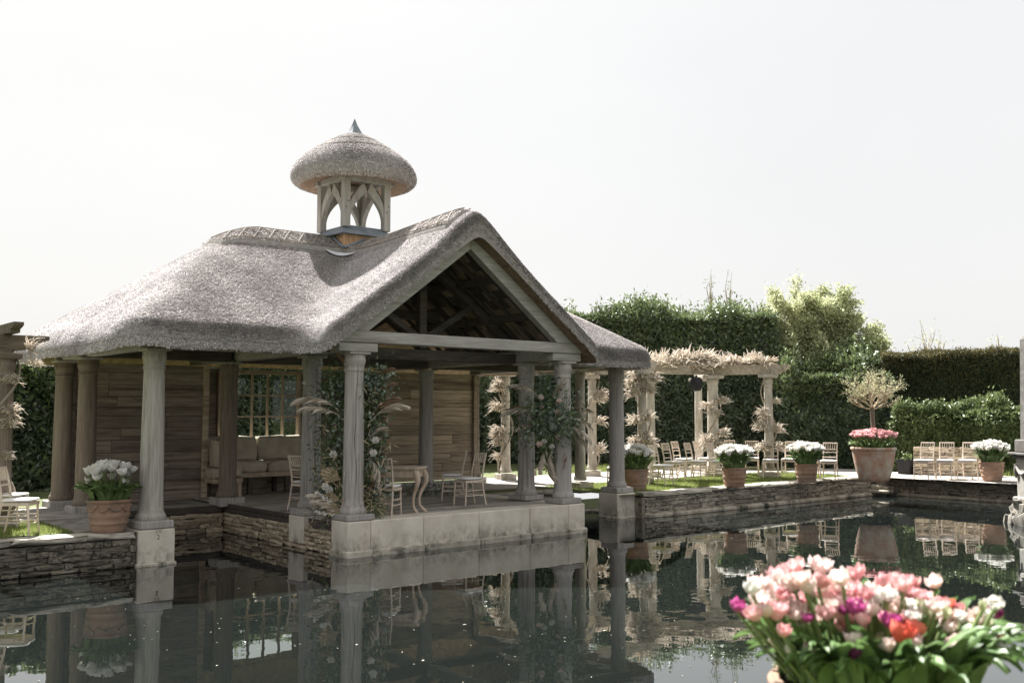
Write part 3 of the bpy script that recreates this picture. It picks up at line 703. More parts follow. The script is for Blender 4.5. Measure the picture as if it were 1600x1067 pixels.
for s_ in (-1, 1):
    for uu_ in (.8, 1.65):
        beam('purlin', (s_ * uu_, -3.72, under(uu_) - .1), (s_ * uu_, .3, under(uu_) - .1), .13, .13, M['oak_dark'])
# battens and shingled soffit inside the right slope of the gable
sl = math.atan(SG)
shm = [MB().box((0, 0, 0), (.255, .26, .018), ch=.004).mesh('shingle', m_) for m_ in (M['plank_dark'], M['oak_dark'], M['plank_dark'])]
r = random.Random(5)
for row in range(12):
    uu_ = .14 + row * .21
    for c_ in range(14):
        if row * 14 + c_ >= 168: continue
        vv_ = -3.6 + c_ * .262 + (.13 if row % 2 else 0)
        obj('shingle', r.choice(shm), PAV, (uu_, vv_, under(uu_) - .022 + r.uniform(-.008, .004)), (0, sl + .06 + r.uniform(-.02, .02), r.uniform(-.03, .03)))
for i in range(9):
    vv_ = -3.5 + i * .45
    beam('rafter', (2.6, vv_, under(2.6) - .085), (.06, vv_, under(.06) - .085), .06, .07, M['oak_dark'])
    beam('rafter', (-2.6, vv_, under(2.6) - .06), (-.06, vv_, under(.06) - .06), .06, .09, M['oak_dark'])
# eaves rafter feet along the main front and left hip
def undm(v_): return ZE - TH + SM * (v_ - VF)
for i in range(7):
    x = -4.3 + i * .33
    ve = min(-1.2, -3.35 + (x + 5.6) * .85)
    beam('rafter', (x, -3.15, undm(-3.15) - .06), (x, ve, undm(ve) - .06), .08, .09, M['oak_brown'])
for i in range(7):
    x = 2.6 + i * .29
    ve = min(-1.2, -3.35 + (5.6 - x) * .85)
    beam('rafter', (x, -3.15, undm(-3.15) - .06), (x, ve, undm(ve) - .06), .08, .09, M['oak_brown'])

# --- plank walls
r = random.Random(9)
pm = {}
def plank_wall(u0, u1, v_, z0, z1, m, facing=-1, along='u', joints=2, wname='wall', bh=.2):
    L = u1 - u0
    if along == 'u': core = MB().box(((u0 + u1) / 2, v_ + .07, (z0 + z1) / 2), (L, .08, z1 - z0))
    else: core = MB().box((v_ + .07 * (1 if facing < 0 else -1), (u0 + u1) / 2, (z0 + z1) / 2), (.08, L, z1 - z0))
    wl = obj(wname, core.mesh(wname, M['oak_dark']), PAV)
    z = z0
    while z < z1 - .05:
        hh = min(bh * r.uniform(.85, 1.2), z1 - z)
        if z1 - z - hh < .08: hh = z1 - z
        cuts = [u0] + sorted(u0 + L * r.uniform(.25, .75) for _ in range(r.choice([0, 1, 1]) if joints else 0)) + [u1]
        for a, e_ in zip(cuts[:-1], cuts[1:]):
            if e_ - a < .1: continue
            me = board_mesh(e_ - a - .006, .03, hh - .008, m, .005)
            c_ = (a + e_) / 2; j = r.uniform(-.004, .006)
            if along == 'u': obj('plank', me, wl, (c_, v_ + j, z + hh / 2))
            else: obj('plank', me, wl, (v_ + j, c_, z + hh / 2), (0, 0, R(90)))
        z += hh
    return wl
WV = 1.95
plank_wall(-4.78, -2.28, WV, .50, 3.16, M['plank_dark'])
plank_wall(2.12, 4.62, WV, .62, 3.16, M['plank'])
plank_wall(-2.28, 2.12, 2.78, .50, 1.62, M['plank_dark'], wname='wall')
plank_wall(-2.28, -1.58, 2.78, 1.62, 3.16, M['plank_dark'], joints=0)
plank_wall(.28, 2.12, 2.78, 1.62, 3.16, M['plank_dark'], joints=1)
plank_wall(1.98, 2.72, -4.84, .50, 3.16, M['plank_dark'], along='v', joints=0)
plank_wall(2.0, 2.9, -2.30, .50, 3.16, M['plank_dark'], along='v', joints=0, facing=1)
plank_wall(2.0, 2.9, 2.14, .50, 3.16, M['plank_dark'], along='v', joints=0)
for uu_, mm in ((-2.24, 'plank'), (-4.82, 'plank_dark'), (2.07, 'plank'), (4.66, 'plank')):
    obj('corner_post', MB().box((uu_, WV - .02, 1.83), (.11, .13, 2.66), ch=.01).mesh('corner_post', M[mm]), PAV)
obj('skirting', MB().box((3.38, WV - .03, .56), (2.6, .07, .10), ch=.01).mesh('skirting', M['oak_beam']), PAV)
# --- window
wx0, wx1, wz0, wz1 = -1.56, .26, 1.68, 3.07
WIN = MB()
for zc, hh in ((wz0 - .03, .06), (wz1 + .035, .08)): WIN.box(((wx0 + wx1) / 2, 2.76, zc), (wx1 - wx0 + .14, .12, hh), ch=.008)
for xc in (wx0 - .035, wx1 + .035): WIN.box((xc, 2.758, (wz0 + wz1) / 2), (.07, .116, wz1 - wz0 - .004), ch=.008)
WIN = obj('window', WIN.mesh('window', M['frame']), PAV)
cols_, rows_ = 5, 3; pw = (wx1 - wx0) / cols_; phh = (wz1 - wz0) / rows_
for i in range(1, cols_): obj('mullion', MB().box((wx0 + pw * i, 2.76, (wz0 + wz1) / 2), (.04, .07, wz1 - wz0 - .004), ch=.006).mesh('mullion', M['frame']), WIN)
for i in range(1, rows_):
    obj('glazing_bar', MB().box(((wx0 + wx1) / 2, 2.759, wz0 + phh * i), (wx1 - wx0 - .004, .05, .034), ch=.005).mesh('glazing_bar', M['frame']), WIN)
pane = MB().box((0, 0, 0), (pw - .042, .004, phh - .036)).mesh('pane', M['glass'])
for i in range(cols_):
    for j in range(rows_): obj('pane', pane, WIN, (wx0 + pw * (i + .5), 2.765, wz0 + phh * (j + .5)))
# --- floor, deck edge and stone base
fl = obj('floor', MB().box((0.085, -.75, .42), (4.98, 6.3, .16)).mesh('floor', M['oak_dark']), PAV)
i = 0; y = -3.70
while y < 2.6:
    me = board_mesh(r.uniform(2.3, 2.7), .196, .03, M['floor'], .004); L1 = 0
    cut = r.uniform(-.9, .9)
    for a, e_ in ((-2.42, cut), (cut, 2.60)):
        obj('floorboard', board_mesh(e_ - a - .004, .194, .03, M['floor'], .004), fl, ((a + e_) / 2, y, .515))
    y += .2
for p0, p1 in (((-2.44, -2.15), (-2.44, .42)),):
    for k in range(2): beam('deck_fascia', (p0[0], p0[1], .405 + .082 * k), (p1[0], p1[1], .405 + .082 * k), .05, .078, M['oak_dark'])
beam('deck_fascia', (-4.70, .50, .43), (-2.5, .50, .43), .08, .13, M['oak_dark'])
obj('ledge_slab', MB().box((-3.62, 1.22, .455), (2.2, 1.40, .085), ch=.012).mesh('ledge_slab', M['paving']), PAV)
lo, hi = -2.48, 2.62
cuts = [lo, lo + .42, -1.05, .1, 1.25, hi - .42, hi]
for a, e_ in zip(cuts[:-1], cuts[1:]):
    o = obj('plinth_block', MB().box(((a + e_) / 2, -3.78, .22), (e_ - a - .004, .5, .64), ch=.012).mesh('plinth_block', M['lime']), PAV)
    obj('plinth_toe', MB().box(((a + e_) / 2, -3.80, .03), (e_ - a - .003 + (.05 if a == lo or e_ == hi else 0), .56, .13), ch=.015).mesh('plinth_toe', M['coping']), o)
obj('plinth_side', MB().box((2.40, -2.0, .22), (.44, 3.04, .63), ch=.012).mesh('plinth_side', M['lime']), PAV)
obj('pier', MB().box((-2.25, -2.42, .30), (.50, .50, .445), ch=.01).mesh('pier', M['lime']), PAV)
for (cu, cv, w_) in ((-4.98, -2.58, .54), (5.08, -2.50, .56)):
    p = obj('pier', MB().box((cu, cv, .11), (w_, w_, .82), ch=.012).mesh('pier', M['lime']), PAV)
    obj('pier_footing', MB().box((cu, cv, .0), (w_ + .05, w_ + .05, .08), ch=.012).mesh('pier_footing', M['lime']), p)
    if cu < 0:
        for ch_, zz in (('W', .455), ('2', .375)):
            cu_ = bpy.data.curves.new('carved_mark', 'FONT'); cu_.body = ch_; cu_.size = .10; cu_.align_x = 'CENTER'; cu_.extrude = .001
            tmp = bpy.data.objects.new('carved_mark', cu_); me = bpy.data.meshes.new_from_object(tmp); bpy.data.objects.remove(tmp); me.materials.clear()
            obj('carved_mark', me, p, (cu + .02, cv - w_ / 2 - .002, zz), (R(90), 0, 0), m=M['rubble_mid'])

# --- window seat
ws = thing('window_seat', 'long oak window seat with linen cushions under the paned window', 'bench', (9.35, 20.0, .53))
def at_l(o, x, y, z): return (x - o.location.x, y - o.location.y, z - o.location.z)
obj('seat_frame', MB().box(at_l(ws, 9.75, 19.78, .93), (2.85, .72, .10), ch=.01).mesh('seat_frame', M['frame']), ws)
for x in (8.45, 9.35, 10.2, 11.1):
    for y in (19.48, 20.05): obj('leg', MB().box(at_l(ws, x, y, .705), (.09, .09, .346), ch=.008).mesh('leg', M['oak_dark']), ws)
def pillow(L, W, H, seed):
    n1, n2 = 22, 10; r_ = np.random.default_rng(seed); vs = []
    b = bmesh.new(); bmesh.ops.create_cube(b, size=1); bmesh.ops.subdivide_edges(b, edges=b.edges, cuts=7, use_grid_fill=True)
    for v in b.verts:
        x, y, z = v.co * 2
        f = 1 - .10 * (x ** 8) ; v.co = Vector((x * L / 2 * (1 - .04 * (abs(y) ** 3 + abs(z) ** 3)), y * W / 2 * (1 - .05 * abs(x) ** 4 - .10 * abs(z) ** 3), z * H / 2 * (1 - .06 * abs(y) ** 4 - .07 * abs(x) ** 6)))
        v.co += Vector((0, 1, 1)) * .012 * math.sin(x * 9 + seed) + Vector((0, 0, .010 * math.sin(x * 23 + y * 5 + seed)))
    me = bpy.data.meshes.new('cushion'); b.to_mesh(me); b.free(); me.materials.append(M['linen']); me.shade_smooth(); return me
for i, x in enumerate((9.05, 10.42)):
    obj('seat_cushion', pillow(1.36, .74, .25, i), ws, at_l(ws, x, 19.76, 1.10))
    obj('back_cushion', pillow(1.36, .26, .52, i + 3), ws, at_l(ws, x, 20.02, 1.46), (R(-8), 0, 0))
ws2 = thing('window_seat', 'short side arm of the window seat with a tall linen cushion by the plank wall', 'bench', (8.55, 19.0, .53))
obj('seat_frame', MB().box(at_l(ws2, 8.62, 19.15, .87), (.62, .5, .09), ch=.01).mesh('seat_frame', M['frame']), ws2)
for y in (18.95, 19.34): obj('leg', MB().box(at_l(ws2, 8.87, y, .675), (.08, .08, .29), ch=.008).mesh('leg', M['frame']), ws2)
obj('seat_cushion', pillow(.62, .5, .2, 8), ws2, at_l(ws2, 8.62, 19.15, 1.02))
obj('back_cushion', pillow(.5, .24, .55, 9), ws2, at_l(ws2, 8.5, 19.2, 1.40), (0, 0, R(80)))

# ------------------------------------------------------------------ paving on the left
PV = tag(obj('paving', MB().box((3.2, 18.1, .44), (5.0, 2.3, .10)).mesh('paving', M['mortar'])), kind='structure')
PV2 = MB()
r = random.Random(21); y = 16.98
while y < 19.1:
    hh = r.uniform(.5, .75); x = .8
    while x < 5.6:
        wd = r.uniform(.55, .95); obj('paving_slab', BOX, PV, (x + wd / 2, y + hh / 2, .5), (r.uniform(-.004, .004), r.uniform(-.004, .004), 0), (wd - .012, hh - .012, .05), M['paving'])
        x += wd
    y += hh
for (x0, y0, x1, y1) in ((4.58, 15.12, 5.2, 15.7), (4.58, 15.71, 5.2, 16.3), (4.58, 16.31, 5.2, 16.95), (5.21, 15.12, 5.8, 15.9), (5.21, 15.91, 5.8, 16.95)):
    obj('paving_slab', BOX, PV, ((x0 + x1) / 2, (y0 + y1) / 2, .485), (0, 0, 0), (x1 - x0 - .01, y1 - y0 - .01, .06), M['paving'])

# ------------------------------------------------------------------ chairs
def chair_proto():
    t = thing('banquet_chair', 'tmp', 'chair')
    W_, Dp, SHt, HT = .40, .39, .46, .95
    m = M['chair']
    def fl(x): return obj('leg', MB().tube([(x, -Dp / 2 + .02, SHt - .03), (x * 1.0, -Dp / 2 + .015, .3), (x * 1.04, -Dp / 2 - .005, 0)], [.018, .017, .013], 8).mesh('leg', m, 50), t)
    fl(-W_ / 2 + .02); fl(W_ / 2 - .02)
    for s_ in (-1, 1):
        x = s_ * (W_ / 2 - .03)
        obj('back_post', MB().tube([(x * 1.06, Dp / 2 + .075, 0), (x * 1.02, Dp / 2 + .03, .2), (x, Dp / 2 - .01, SHt), (x, Dp / 2 + .008, .62), (x, Dp / 2 + .05, .82), (x, Dp / 2 + .085, HT)], [.014, .017, .018, .017, .016, .015], 8).mesh('back_post', m, 50), t)
    b = MB()
    f = [(-W_ / 2, -Dp / 2), (W_ / 2, -Dp / 2), (W_ / 2 - .02, Dp / 2), (-W_ / 2 + .02, Dp / 2)]
    b.prism(f, SHt - .045, SHt, 'xy'); obj('seat', b.mesh('seat', m), t)
    bm = bmesh.new(); bmesh.ops.create_cube(bm, size=1); bmesh.ops.subdivide_edges(bm, edges=bm.edges, cuts=3, use_grid_fill=True)
    for v in bm.verts:
        x, y, z = v.co * 2; k = 1 - .06 * abs(z) ** 2; rr = 1 - .07 * (abs(x) * abs(y)) ** 2
        v.co = Vector((x * (W_ / 2 + .005) * k * rr, y * (Dp / 2 + .005) * k * rr - .01, SHt + .028 + z * .026 * (1 - .35 * max(abs(x), abs(y)) ** 3)))
    me = bpy.data.meshes.new('cushion'); bm.to_mesh(me); bm.free(); me.materials.append(M['cushion']); me.shade_smooth(); obj('cushion', me, t)
    def yb(z): return Dp / 2 - .01 + (0.018 * (z - SHt) / .16 if z < .62 else .018 + .042 * (z - .62) / .2 if z < .82 else .06 + .035 * (z - .82) / .13)
    for z, rr in ((.935, .017), (.775, .013), (.70, .013), (.575, .013)):
        obj('back_rail', MB().tube([(-W_ / 2 + .03, yb(z), z), (0, yb(z) + .012, z), (W_ / 2 - .03, yb(z), z)], rr, 6).mesh('back_rail', m, 50), t)
    for i in range(5):
        x = (-W_ / 2 + .03) + (W_ - .06) * (i + 1) / 6
        obj('spindle', MB().tube([(x, yb(.775) + .008, .775), (x, yb(.93) + .008, .93)], .0095, 6).mesh('spindle', m, 50), t)
    for z in (.18, .27):
        for s_ in (-1, 1):
            x = s_ * (W_ / 2 - .02); obj('stretcher', MB().tube([(x, -Dp / 2 + .01, z), (x * .95, Dp / 2 + .01, z)], .010, 6).mesh('stretcher', m, 50), t)
    for z in (.16, .24): obj('stretcher', MB().tube([(-W_ / 2 + .02, -Dp / 2 + .01, z), (W_ / 2 - .02, -Dp / 2 + .01, z)], .010, 6).mesh('stretcher', m, 50), t)
    obj('stretcher', MB().tube([(-W_ / 2 + .03, Dp / 2 + .02, .22), (W_ / 2 - .03, Dp / 2 + .02, .22)], .010, 6).mesh('stretcher', m, 50), t)
    return t
proto = chair_proto(); cmap = {}
for c in bpy.data.objects:
    if c.parent: cmap.setdefault(c.parent.name, []).append(c)
first = [True]
def chair(x, y, z, face, label, group):
    """face = heading (degrees) the sitter looks along; 0 = +X"""
    o = proto if first[0] else copy_tree(proto, cmap); first[0] = False
    o.location = (x, y, z); o.rotation_euler = (0, 0, R(face + 90 + random.uniform(-7, 7))); o['label'] = label; o['group'] = group
    return o
GP = 'limewashed chairs inside the pavilion'
chair(9.12, 13.95, ZF + .005, 40, 'limewashed chair beside the flower covered front column, near the table', GP)
chair(8.62, 15.72, ZF + .005, 15, 'limewashed chair standing alone in front of the linen window seat', GP)
chair(11.35, 14.62, ZF + .005, 175, 'limewashed chair in profile, nearer of the pair right of the table', GP)
chair(11.72, 15.62, ZF + .005, 150, 'limewashed chair partly hidden behind the profile chair right of the table', GP)
GL = 'limewashed chairs on the left lawn'
chair(3.90, 15.40, GZ + .004, -35, 'nearest limewashed chair on the left lawn, cut by the picture edge', GL)
chair(4.02, 16.42, GZ + .004, -35, 'limewashed chair behind the nearest one on the left lawn', GL)
GRT = 'limewashed chairs set out on the right lawn'
def rc(px, depth, face, label):
    p = at(px, depth); chair(p.x, p.y, GZ + .004, face, label, GRT)
rc(1033, 23.6, -75, 'limewashed chair just right of the first pot of white tulips, nearest the wall')
rc(981, 25.2, -75, 'limewashed chair glimpsed above the first tulip pot, beside the corner column')
rc(1003, 25.4, -75, 'limewashed chair whose back shows above the white tulips of the first pot')
rc(966, 22.6, 170, 'limewashed chair almost hidden behind the corner column over the water')
rc(1052, 25.4, -75, 'limewashed chair second to the right of the first tulip pot')
rc(1066, 26.9, -75, 'limewashed chair of the back row overlapping the second chair from the first pot')
rc(1087, 25.6, -75, 'limewashed chair under the twin pergola posts, front row')
rc(1100, 27.2, -75, 'limewashed chair under the twin pergola posts, back row')
rc(1122, 25.6, -75, 'limewashed chair tucked against the left side of the second tulip pot')
rc(1148, 28.2, -100, 'limewashed chair of which only the top shows above the second tulip pot')
rc(1172, 27.4, -150, 'limewashed chair right of the second tulip pot, behind its neighbour')
rc(1202, 26.4, -155, 'limewashed chair in front of the last pergola post')
rc(1232, 26.8, -160, 'limewashed chair mostly hidden behind the third tulip pot')
rc(1262, 26.2, -160, 'limewashed chair whose back rises right behind the third tulip pot')
rc(1292, 25.8, -165, 'limewashed chair between the third tulip pot and the great urn')
GF = 'limewashed chairs at the far end of the pool'
for px, lb in ((1440, 'limewashed chair at the far bank, leftmost of three by the low stone wall'), (1473, 'limewashed chair at the far bank, middle one of three by the low stone wall'), (1507, 'limewashed chair at the far bank, half hidden by the rightmost tulip pot')):
    p = at(px, 26.0); chair(p.x, p.y, GZ + .008, -170, lb, GF)

# ------------------------------------------------------------------ table with cabriole legs
TB = thing('console_table', 'ornate limed console table with curved cabriole legs on the pavilion deck', 'table', (9.50, 14.50, ZF), R(127))
tl, tw, thh = 1.30, .56, .78
b = MB()
pts = []
for i in range(40):
    a = 2 * math.pi * i / 40; ca, sa = math.cos(a), math.sin(a); k = (abs(ca) ** 8 + abs(sa) ** 8) ** (-1 / 8)
    wv = 1 + .025 * math.cos(8 * a); pts.append((ca * k * tl / 2 * wv, sa * k * tw / 2 * wv))
b.prism(pts, thh - .028, thh, 'xy'); b.prism([(x * .965, y * .95) for x, y in pts], thh - .045, thh - .0285, 'xy')
obj('table_top', b.mesh('table_top', M['table']), TB)
b = MB(); b.box((0, tw / 2 - .075, thh - .11), (tl - .2, .025, .13), ch=.004); b.box((0, -tw / 2 + .075, thh - .11), (tl - .2, .025, .13), ch=.004)
b.box((tl / 2 - .09, 0, thh - .11), (.025, tw - .2, .13), ch=.004); b.box((-tl / 2 + .09, 0, thh - .11), (.025, tw - .2, .13), ch=.004)
obj('apron', b.mesh('apron', M['table']), TB)
for sx in (-1, 1):
    for sy in (-1, 1):
        pa = []; ra = []
        for i in range(15):
            t_ = i / 14; z = (thh - .05) * (1 - t_)
            o_ = .055 * math.sin(math.pi * min(1, t_ * 2.1)) * (1 if t_ < .48 else 0) - .045 * math.sin(math.pi * max(0, (t_ - .45) / .55)) + (.055 * max(0, (t_ - .85) / .15))
            rr = .050 - .028 * min(1, t_ / .75) + (.012 * max(0, (t_ - .88) / .12)) + .008 * math.sin(math.pi * min(1, t_ * 3))
            pa.append((sx * (tl / 2 - .09 + o_), sy * (tw / 2 - .09 + o_ * .7), z)); ra.append(rr)
        lg = obj('leg', MB().tube(pa, ra, 10).mesh('leg', M['table'], 60), TB)
        obj('knee_scroll', MB().tube([(sx * (tl / 2 - .03), sy * (tw / 2 - .05), thh - .19), (sx * (tl / 2 - .02), sy * (tw / 2 - .05), thh - .14), (sx * (tl / 2 - .05), sy * (tw / 2 - .07), thh - .1)], [.012, .024, .016], 8).mesh('knee_scroll', M['table'], 60), lg)
# dried branch and greenery on the deck behind the chairs
DB = thing('dried_garland', 'dried branch and leaf garland lying on the deck by the plank wall', 'garland', (11.6, 16.9, ZF + .02), R(-25))
b = MB()
rr = random.Random(3)
for k in range(9):
    x0 = -1.0 + k * .24; pts = [(x0 + .12 * i, .08 * math.sin(i + k) + rr.uniform(-.05, .05), .03 + .06 * rr.random() + .03 * i * (k % 3 == 0)) for i in range(6)]; b.tube(pts, [.014, .012, .011, .009, .007, .004], 5)
obj('branch', b.mesh('branch', M['bark']), DB)
P = np.stack([rng.uniform(-.1, 1.3, 260), rng.normal(0, .12, 260), rng.uniform(.0, .22, 260)], 1); V, F = leaves(P, nrm(rng.normal(size=P.shape) + [0, 0, 1]), .11, .018)
obj('leaf_sprays', np_mesh('leaf_sprays', V, F, M['euca']), DB)

# ------------------------------------------------------------------ tulips: shared bloom and leaf meshes
def bloom_mesh(name, m, H, Rm, openn, npet=6, seed=0, nu=5, nv=6):
    r_ = random.Random(seed); V = []; F = []
    layers = [(6, 1.0, 0)] if npet <= 6 else [(6, 1.0, 0), (5, .72, .5), (4, .45, .2)]
    for (k, sc, ph) in layers:
        for p in range(k):
            a0 = 2 * math.pi * (p + ph) / k + r_.uniform(-.12, .12); hj = H * r_.uniform(.88, 1.08); lay = .94 if p % 2 else 1.0
            b0 = len(V)
            for i in range(nv):
                t_ = i / (nv - 1); rad = Rm * sc * lay * (math.sin(min(1, t_ * 1.15 + .08) * math.pi * .62) ** .8) * (1 + openn * max(0, t_ - .55) * 2.0 - (1 - openn) * .55 * max(0, t_ - .6))
                wid = 1.18 * math.sin(math.pi * (.12 + .80 * t_)) ** .75 * (2 * math.pi / k) * .62
                for j in range(nu):
                    s_ = (j / (nu - 1) - .5) * 2; a = a0 + s_ * wid
                    rj = rad * (1 - .05 * s_ * s_) + (.004 * math.sin(9 * s_ + 5 * t_ + p) * t_)
                    z = hj * (t_ ** .9) * (1 - .12 * s_ * s_ * t_) + .004 * math.sin(13 * s_ + p) * t_
                    V.append((rj * math.cos(a), rj * math.sin(a), z))
            for i in range(nv - 1):
                for j in range(nu - 1): q_ = b0 + i * nu + j; F.append((q_, q_ + 1, q_ + nu + 1, q_ + nu))
    me = bpy.data.meshes.new(name); me.from_pydata(V, [], F); me.materials.append(m); me.shade_smooth(); return me
def leaf_blade(L, W, bend, seed, nu=3, nv=8):
    r_ = random.Random(seed); V = []; F = []; tw_ = r_.uniform(-.5, .5)
    ang = R(82); x = z = 0; pts = []
    for i in range(nv):
        t_ = i / (nv - 1); pts.append((x, z, ang)); ang -= bend / (nv - 1) * (.4 + 1.2 * t_); x += L / (nv - 1) * math.cos(ang); z += L / (nv - 1) * math.sin(ang)
    for i, (x, z, an) in enumerate(pts):
        t_ = i / (nv - 1); wd = W * (math.sin(math.pi * (.10 + .90 * t_) ** .8) ** .8 + .08) * (1 if t_ < .999 else .05)
        for j in range(nu):
            s_ = (j - 1); a = tw_ * t_
            y = s_ * wd * math.cos(a); up = abs(s_) * wd * .35 + s_ * wd * math.sin(a) + .008 * math.sin(8 * t_ + 3 * s_ + seed)
            V.append((x - up * math.sin(an), y, z + up * math.cos(an)))
    for i in range(nv - 1):
        for j in range(nu - 1): q_ = i * nu + j; F.append((q_, q_ + 1, q_ + nu + 1, q_ + nu))
    return V, F
def pot_mesh(name, Rt, Rb, H, m, bands=2, n=40, rim=.035):
    ex = .85 if bands else .62
    pr_ = [(Rb * .98, 0), (Rb, .012)]
    def rad(t_): return Rb + (Rt - rim * .5 - Rb) * t_ ** ex
    lv = [(.30, 1), (.56, 1)] if bands else []
    for i in range(1, 17):
        t_ = i / 17; e = 0
        for c_, s_ in lv:
            if abs(t_ - c_) < .035: e = .012 * (Rt / .3)
        pr_.append((rad(t_) + e, H * .90 * t_))
    pr_ += [(Rt - rim * .4, H * .905), (Rt - .006, H * .92), (Rt, H * .945), (Rt, H * .975), (Rt - .012, H), (Rt - rim, H), (Rt - rim * 1.2, H * .93), (.0, H * .92)]
    return MB().lathe(pr_, n, cap=False).mesh(name, m, 40)
WB = [bloom_mesh('bloom', M['white'], .075, .045, .45, 12, s_) for s_ in range(3)]
PB = [bloom_mesh('bloom', M['pink'], .07, .044, .45, 12, 10 + s_) for s_ in range(3)]
def potted(label, group, x, y, z, Rt, Rb, H, blooms, nb, spread, hb, nl, lh, potm, seed, name='potted_tulips', relief=False, bsize=1.0, under=False):
    t = thing(name, label, 'flower pot', (x, y, z), 0, group); r_ = random.Random(seed)
    pt = obj('pot', pot_mesh('pot', Rt, Rb, H, M[potm], 0 if potm == 'terra_urn' else 2, rim=.06 if potm == 'terra_urn' else .035), t, m=None)
    if relief:
        b = MB()
        for k in range(10):
            a0 = 2 * math.pi * k / 10; pts = []
            for i in range(9):
                a = a0 + (2 * math.pi / 10) * i / 8; zz = H * .80 - H * .13 * math.sin(math.pi * i / 8); q_ = zz / H / .9; rd = Rb + (Rt - .02 - Rb) * q_ ** .85 + .004; pts.append((rd * math.cos(a), rd * math.sin(a), zz))
            b.tube(pts, [.008 + .008 * math.sin(math.pi * i / 8) for i in range(9)], 6); b.box((pts[0][0], pts[0][1], pts[0][2]), (.035, .035, .045), a0, ch=.008)
        obj('swag_relief', b.mesh('swag_relief', M[potm], 50), pt)
    obj('soil', MB().lathe([(.0, 0), (Rt - .03, 0)], 24, c=(0, 0, H * .95), cap=False).mesh('soil', M['soil']), t)
    st_ = MB()
    for i in range(nb):
        a = r_.uniform(0, 2 * math.pi); q_ = math.sqrt((i + .5) / nb); rd = q_ * spread
        px_, py_ = rd * math.cos(a), rd * math.sin(a); pz = H + hb * (1 - .30 * q_ * q_) * r_.uniform(.86, 1.08)
        if under and i % 9 == 0: pz = H + hb * r_.uniform(.45, .65)
        b0 = (px_ * .55 * Rt / max(spread, Rt), py_ * .55 * Rt / max(spread, Rt), H * .93)
        st_.tube([b0, ((b0[0] + px_) / 2 * 1.02, (b0[1] + py_) / 2 * 1.02, (b0[2] + pz) / 2), (px_, py_, pz)], .006, 5, cap=False)
        k = r_.uniform(.85, 1.2) * bsize
        obj('bloom', r_.choice(blooms), t, (px_, py_, pz - .005), (r_.uniform(-.3, .3) - py_ * .5, r_.uniform(-.3, .3) + px_ * .5, r_.uniform(0, 6)), (k, k, k))
    obj('stems', st_.mesh('stems', M['stem'], fix=False), t)
    Vs, Fs = [], []
    for i in range(nl):
        a = r_.uniform(0, 2 * math.pi); q_ = math.sqrt(r_.random()); rd = q_ * Rt * .8
        V_, F_ = leaf_blade(lh * r_.uniform(.75, 1.2), lh * .11 * r_.uniform(.7, 1.2), R(r_.uniform(15, 60) + 70 * q_ * q_), r_.randint(0, 999), nv=6)
        ad = a + r_.uniform(-.7, .7); c_, s_ = math.cos(ad), math.sin(ad); b0 = len(Vs)
        Vs += [(rd * math.cos(a) + X * c_ - Y * s_, rd * math.sin(a) + X * s_ + Y * c_, H * .93 + Z) for X, Y, Z in V_]; Fs += [tuple(b0 + k for k in f) for f in F_]
    me = bpy.data.meshes.new('foliage'); me.from_pydata(Vs, [], Fs); me.materials.append(M['tleaf_i']); me.shade_smooth(); obj('foliage', me, t)
    return t
GT = 'terracotta pots of white tulips round the pool'
potted('swagged terracotta pot of white tulips on the left wall beside the pale column', GT, 4.99, 14.95, GZ + .01, .32, .235, .46, WB, 40, .36, .46, 150, .36, 'terra', 1, relief=True, under=True, bsize=1.35)
p = at(991, 22.35); potted('terracotta pot of white tulips half hidden behind the right corner column', GT, p.x, p.y, GZ + .02, .31, .23, .46, WB, 62, .40, .44, 150, .38, 'terra', 2, bsize=1.35)
p = at(1145, 23.2); potted('terracotta pot of white tulips in the middle of the long right wall', GT, p.x, p.y, GZ + .02, .29, .22, .44, WB, 78, .44, .44, 150, .40, 'terra', 3, bsize=1.35)
p = at(1257, 24.75); potted('terracotta pot of white tulips nearest the great urn, before the end of the lawn', GT, p.x, p.y, GZ + .02, .29, .21, .45, WB, 74, .42, .44, 150, .40, 'terra', 4, bsize=1.35)
p = at(1545, 25.2); potted('terracotta pot of white tulips on the far wall beside the stone monument', GT, p.x, p.y, GZ + .02, .30, .22, .48, WB, 66, .42, .44, 140, .38, 'terra', 5, relief=True, bsize=1.35)

# the great urn with underplanted tulips and a bare standard tree
p = at(1362, 25.0)
UR = potted('great tapered terracotta urn of pink tulips at the corner of the pool', None, p.x, p.y, GZ + .03, .55, .33, .84, PB, 90, .56, .36, 170, .30, 'terra_urn', 6, name='planted_urn', bsize=1.25)
tz = p.copy()
ST = thing('standard_tree', 'small bare standard tree with pale twigs growing from the great urn', 'tree', (p.x, p.y, GZ + .8))
obj('trunk', MB().tube([(0, 0, 0), (.02, 0, .5), (0, .01, 1.05)], [.065, .055, .06], 8).mesh('trunk', M['bark'], 60), ST)
tw = MB(); r = random.Random(4)
ENDS = []
def grow(p0, d0, L, rad, depth):
    pts = [p0]; d_ = d0.copy(); pp = p0.copy()
    for i in range(3):
        d_ = (d_ + Vector((r.uniform(-.28, .28), r.uniform(-.28, .28), r.uniform(-.12, .18)))).normalized(); pp = pp + d_ * L / 3; pts.append(pp.copy())
    tw.tube(pts, [rad, rad * .85, rad * .7, rad * .55], 4 if depth > 1 else 6, cap=False)
    if depth >= 3: ENDS.extend([tuple(pts[2]), tuple(pts[3])])
    if depth < 4:
        for k in range(3 if depth < 3 else 3):
            dd = (d_ * .75 + Vector((r.uniform(-1, 1), r.uniform(-1, 1), r.uniform(-.35, .9))) * .75).normalized(); grow(pts[r.choice([1, 2, 3])], dd, L * .66, rad * .6, depth + 1)
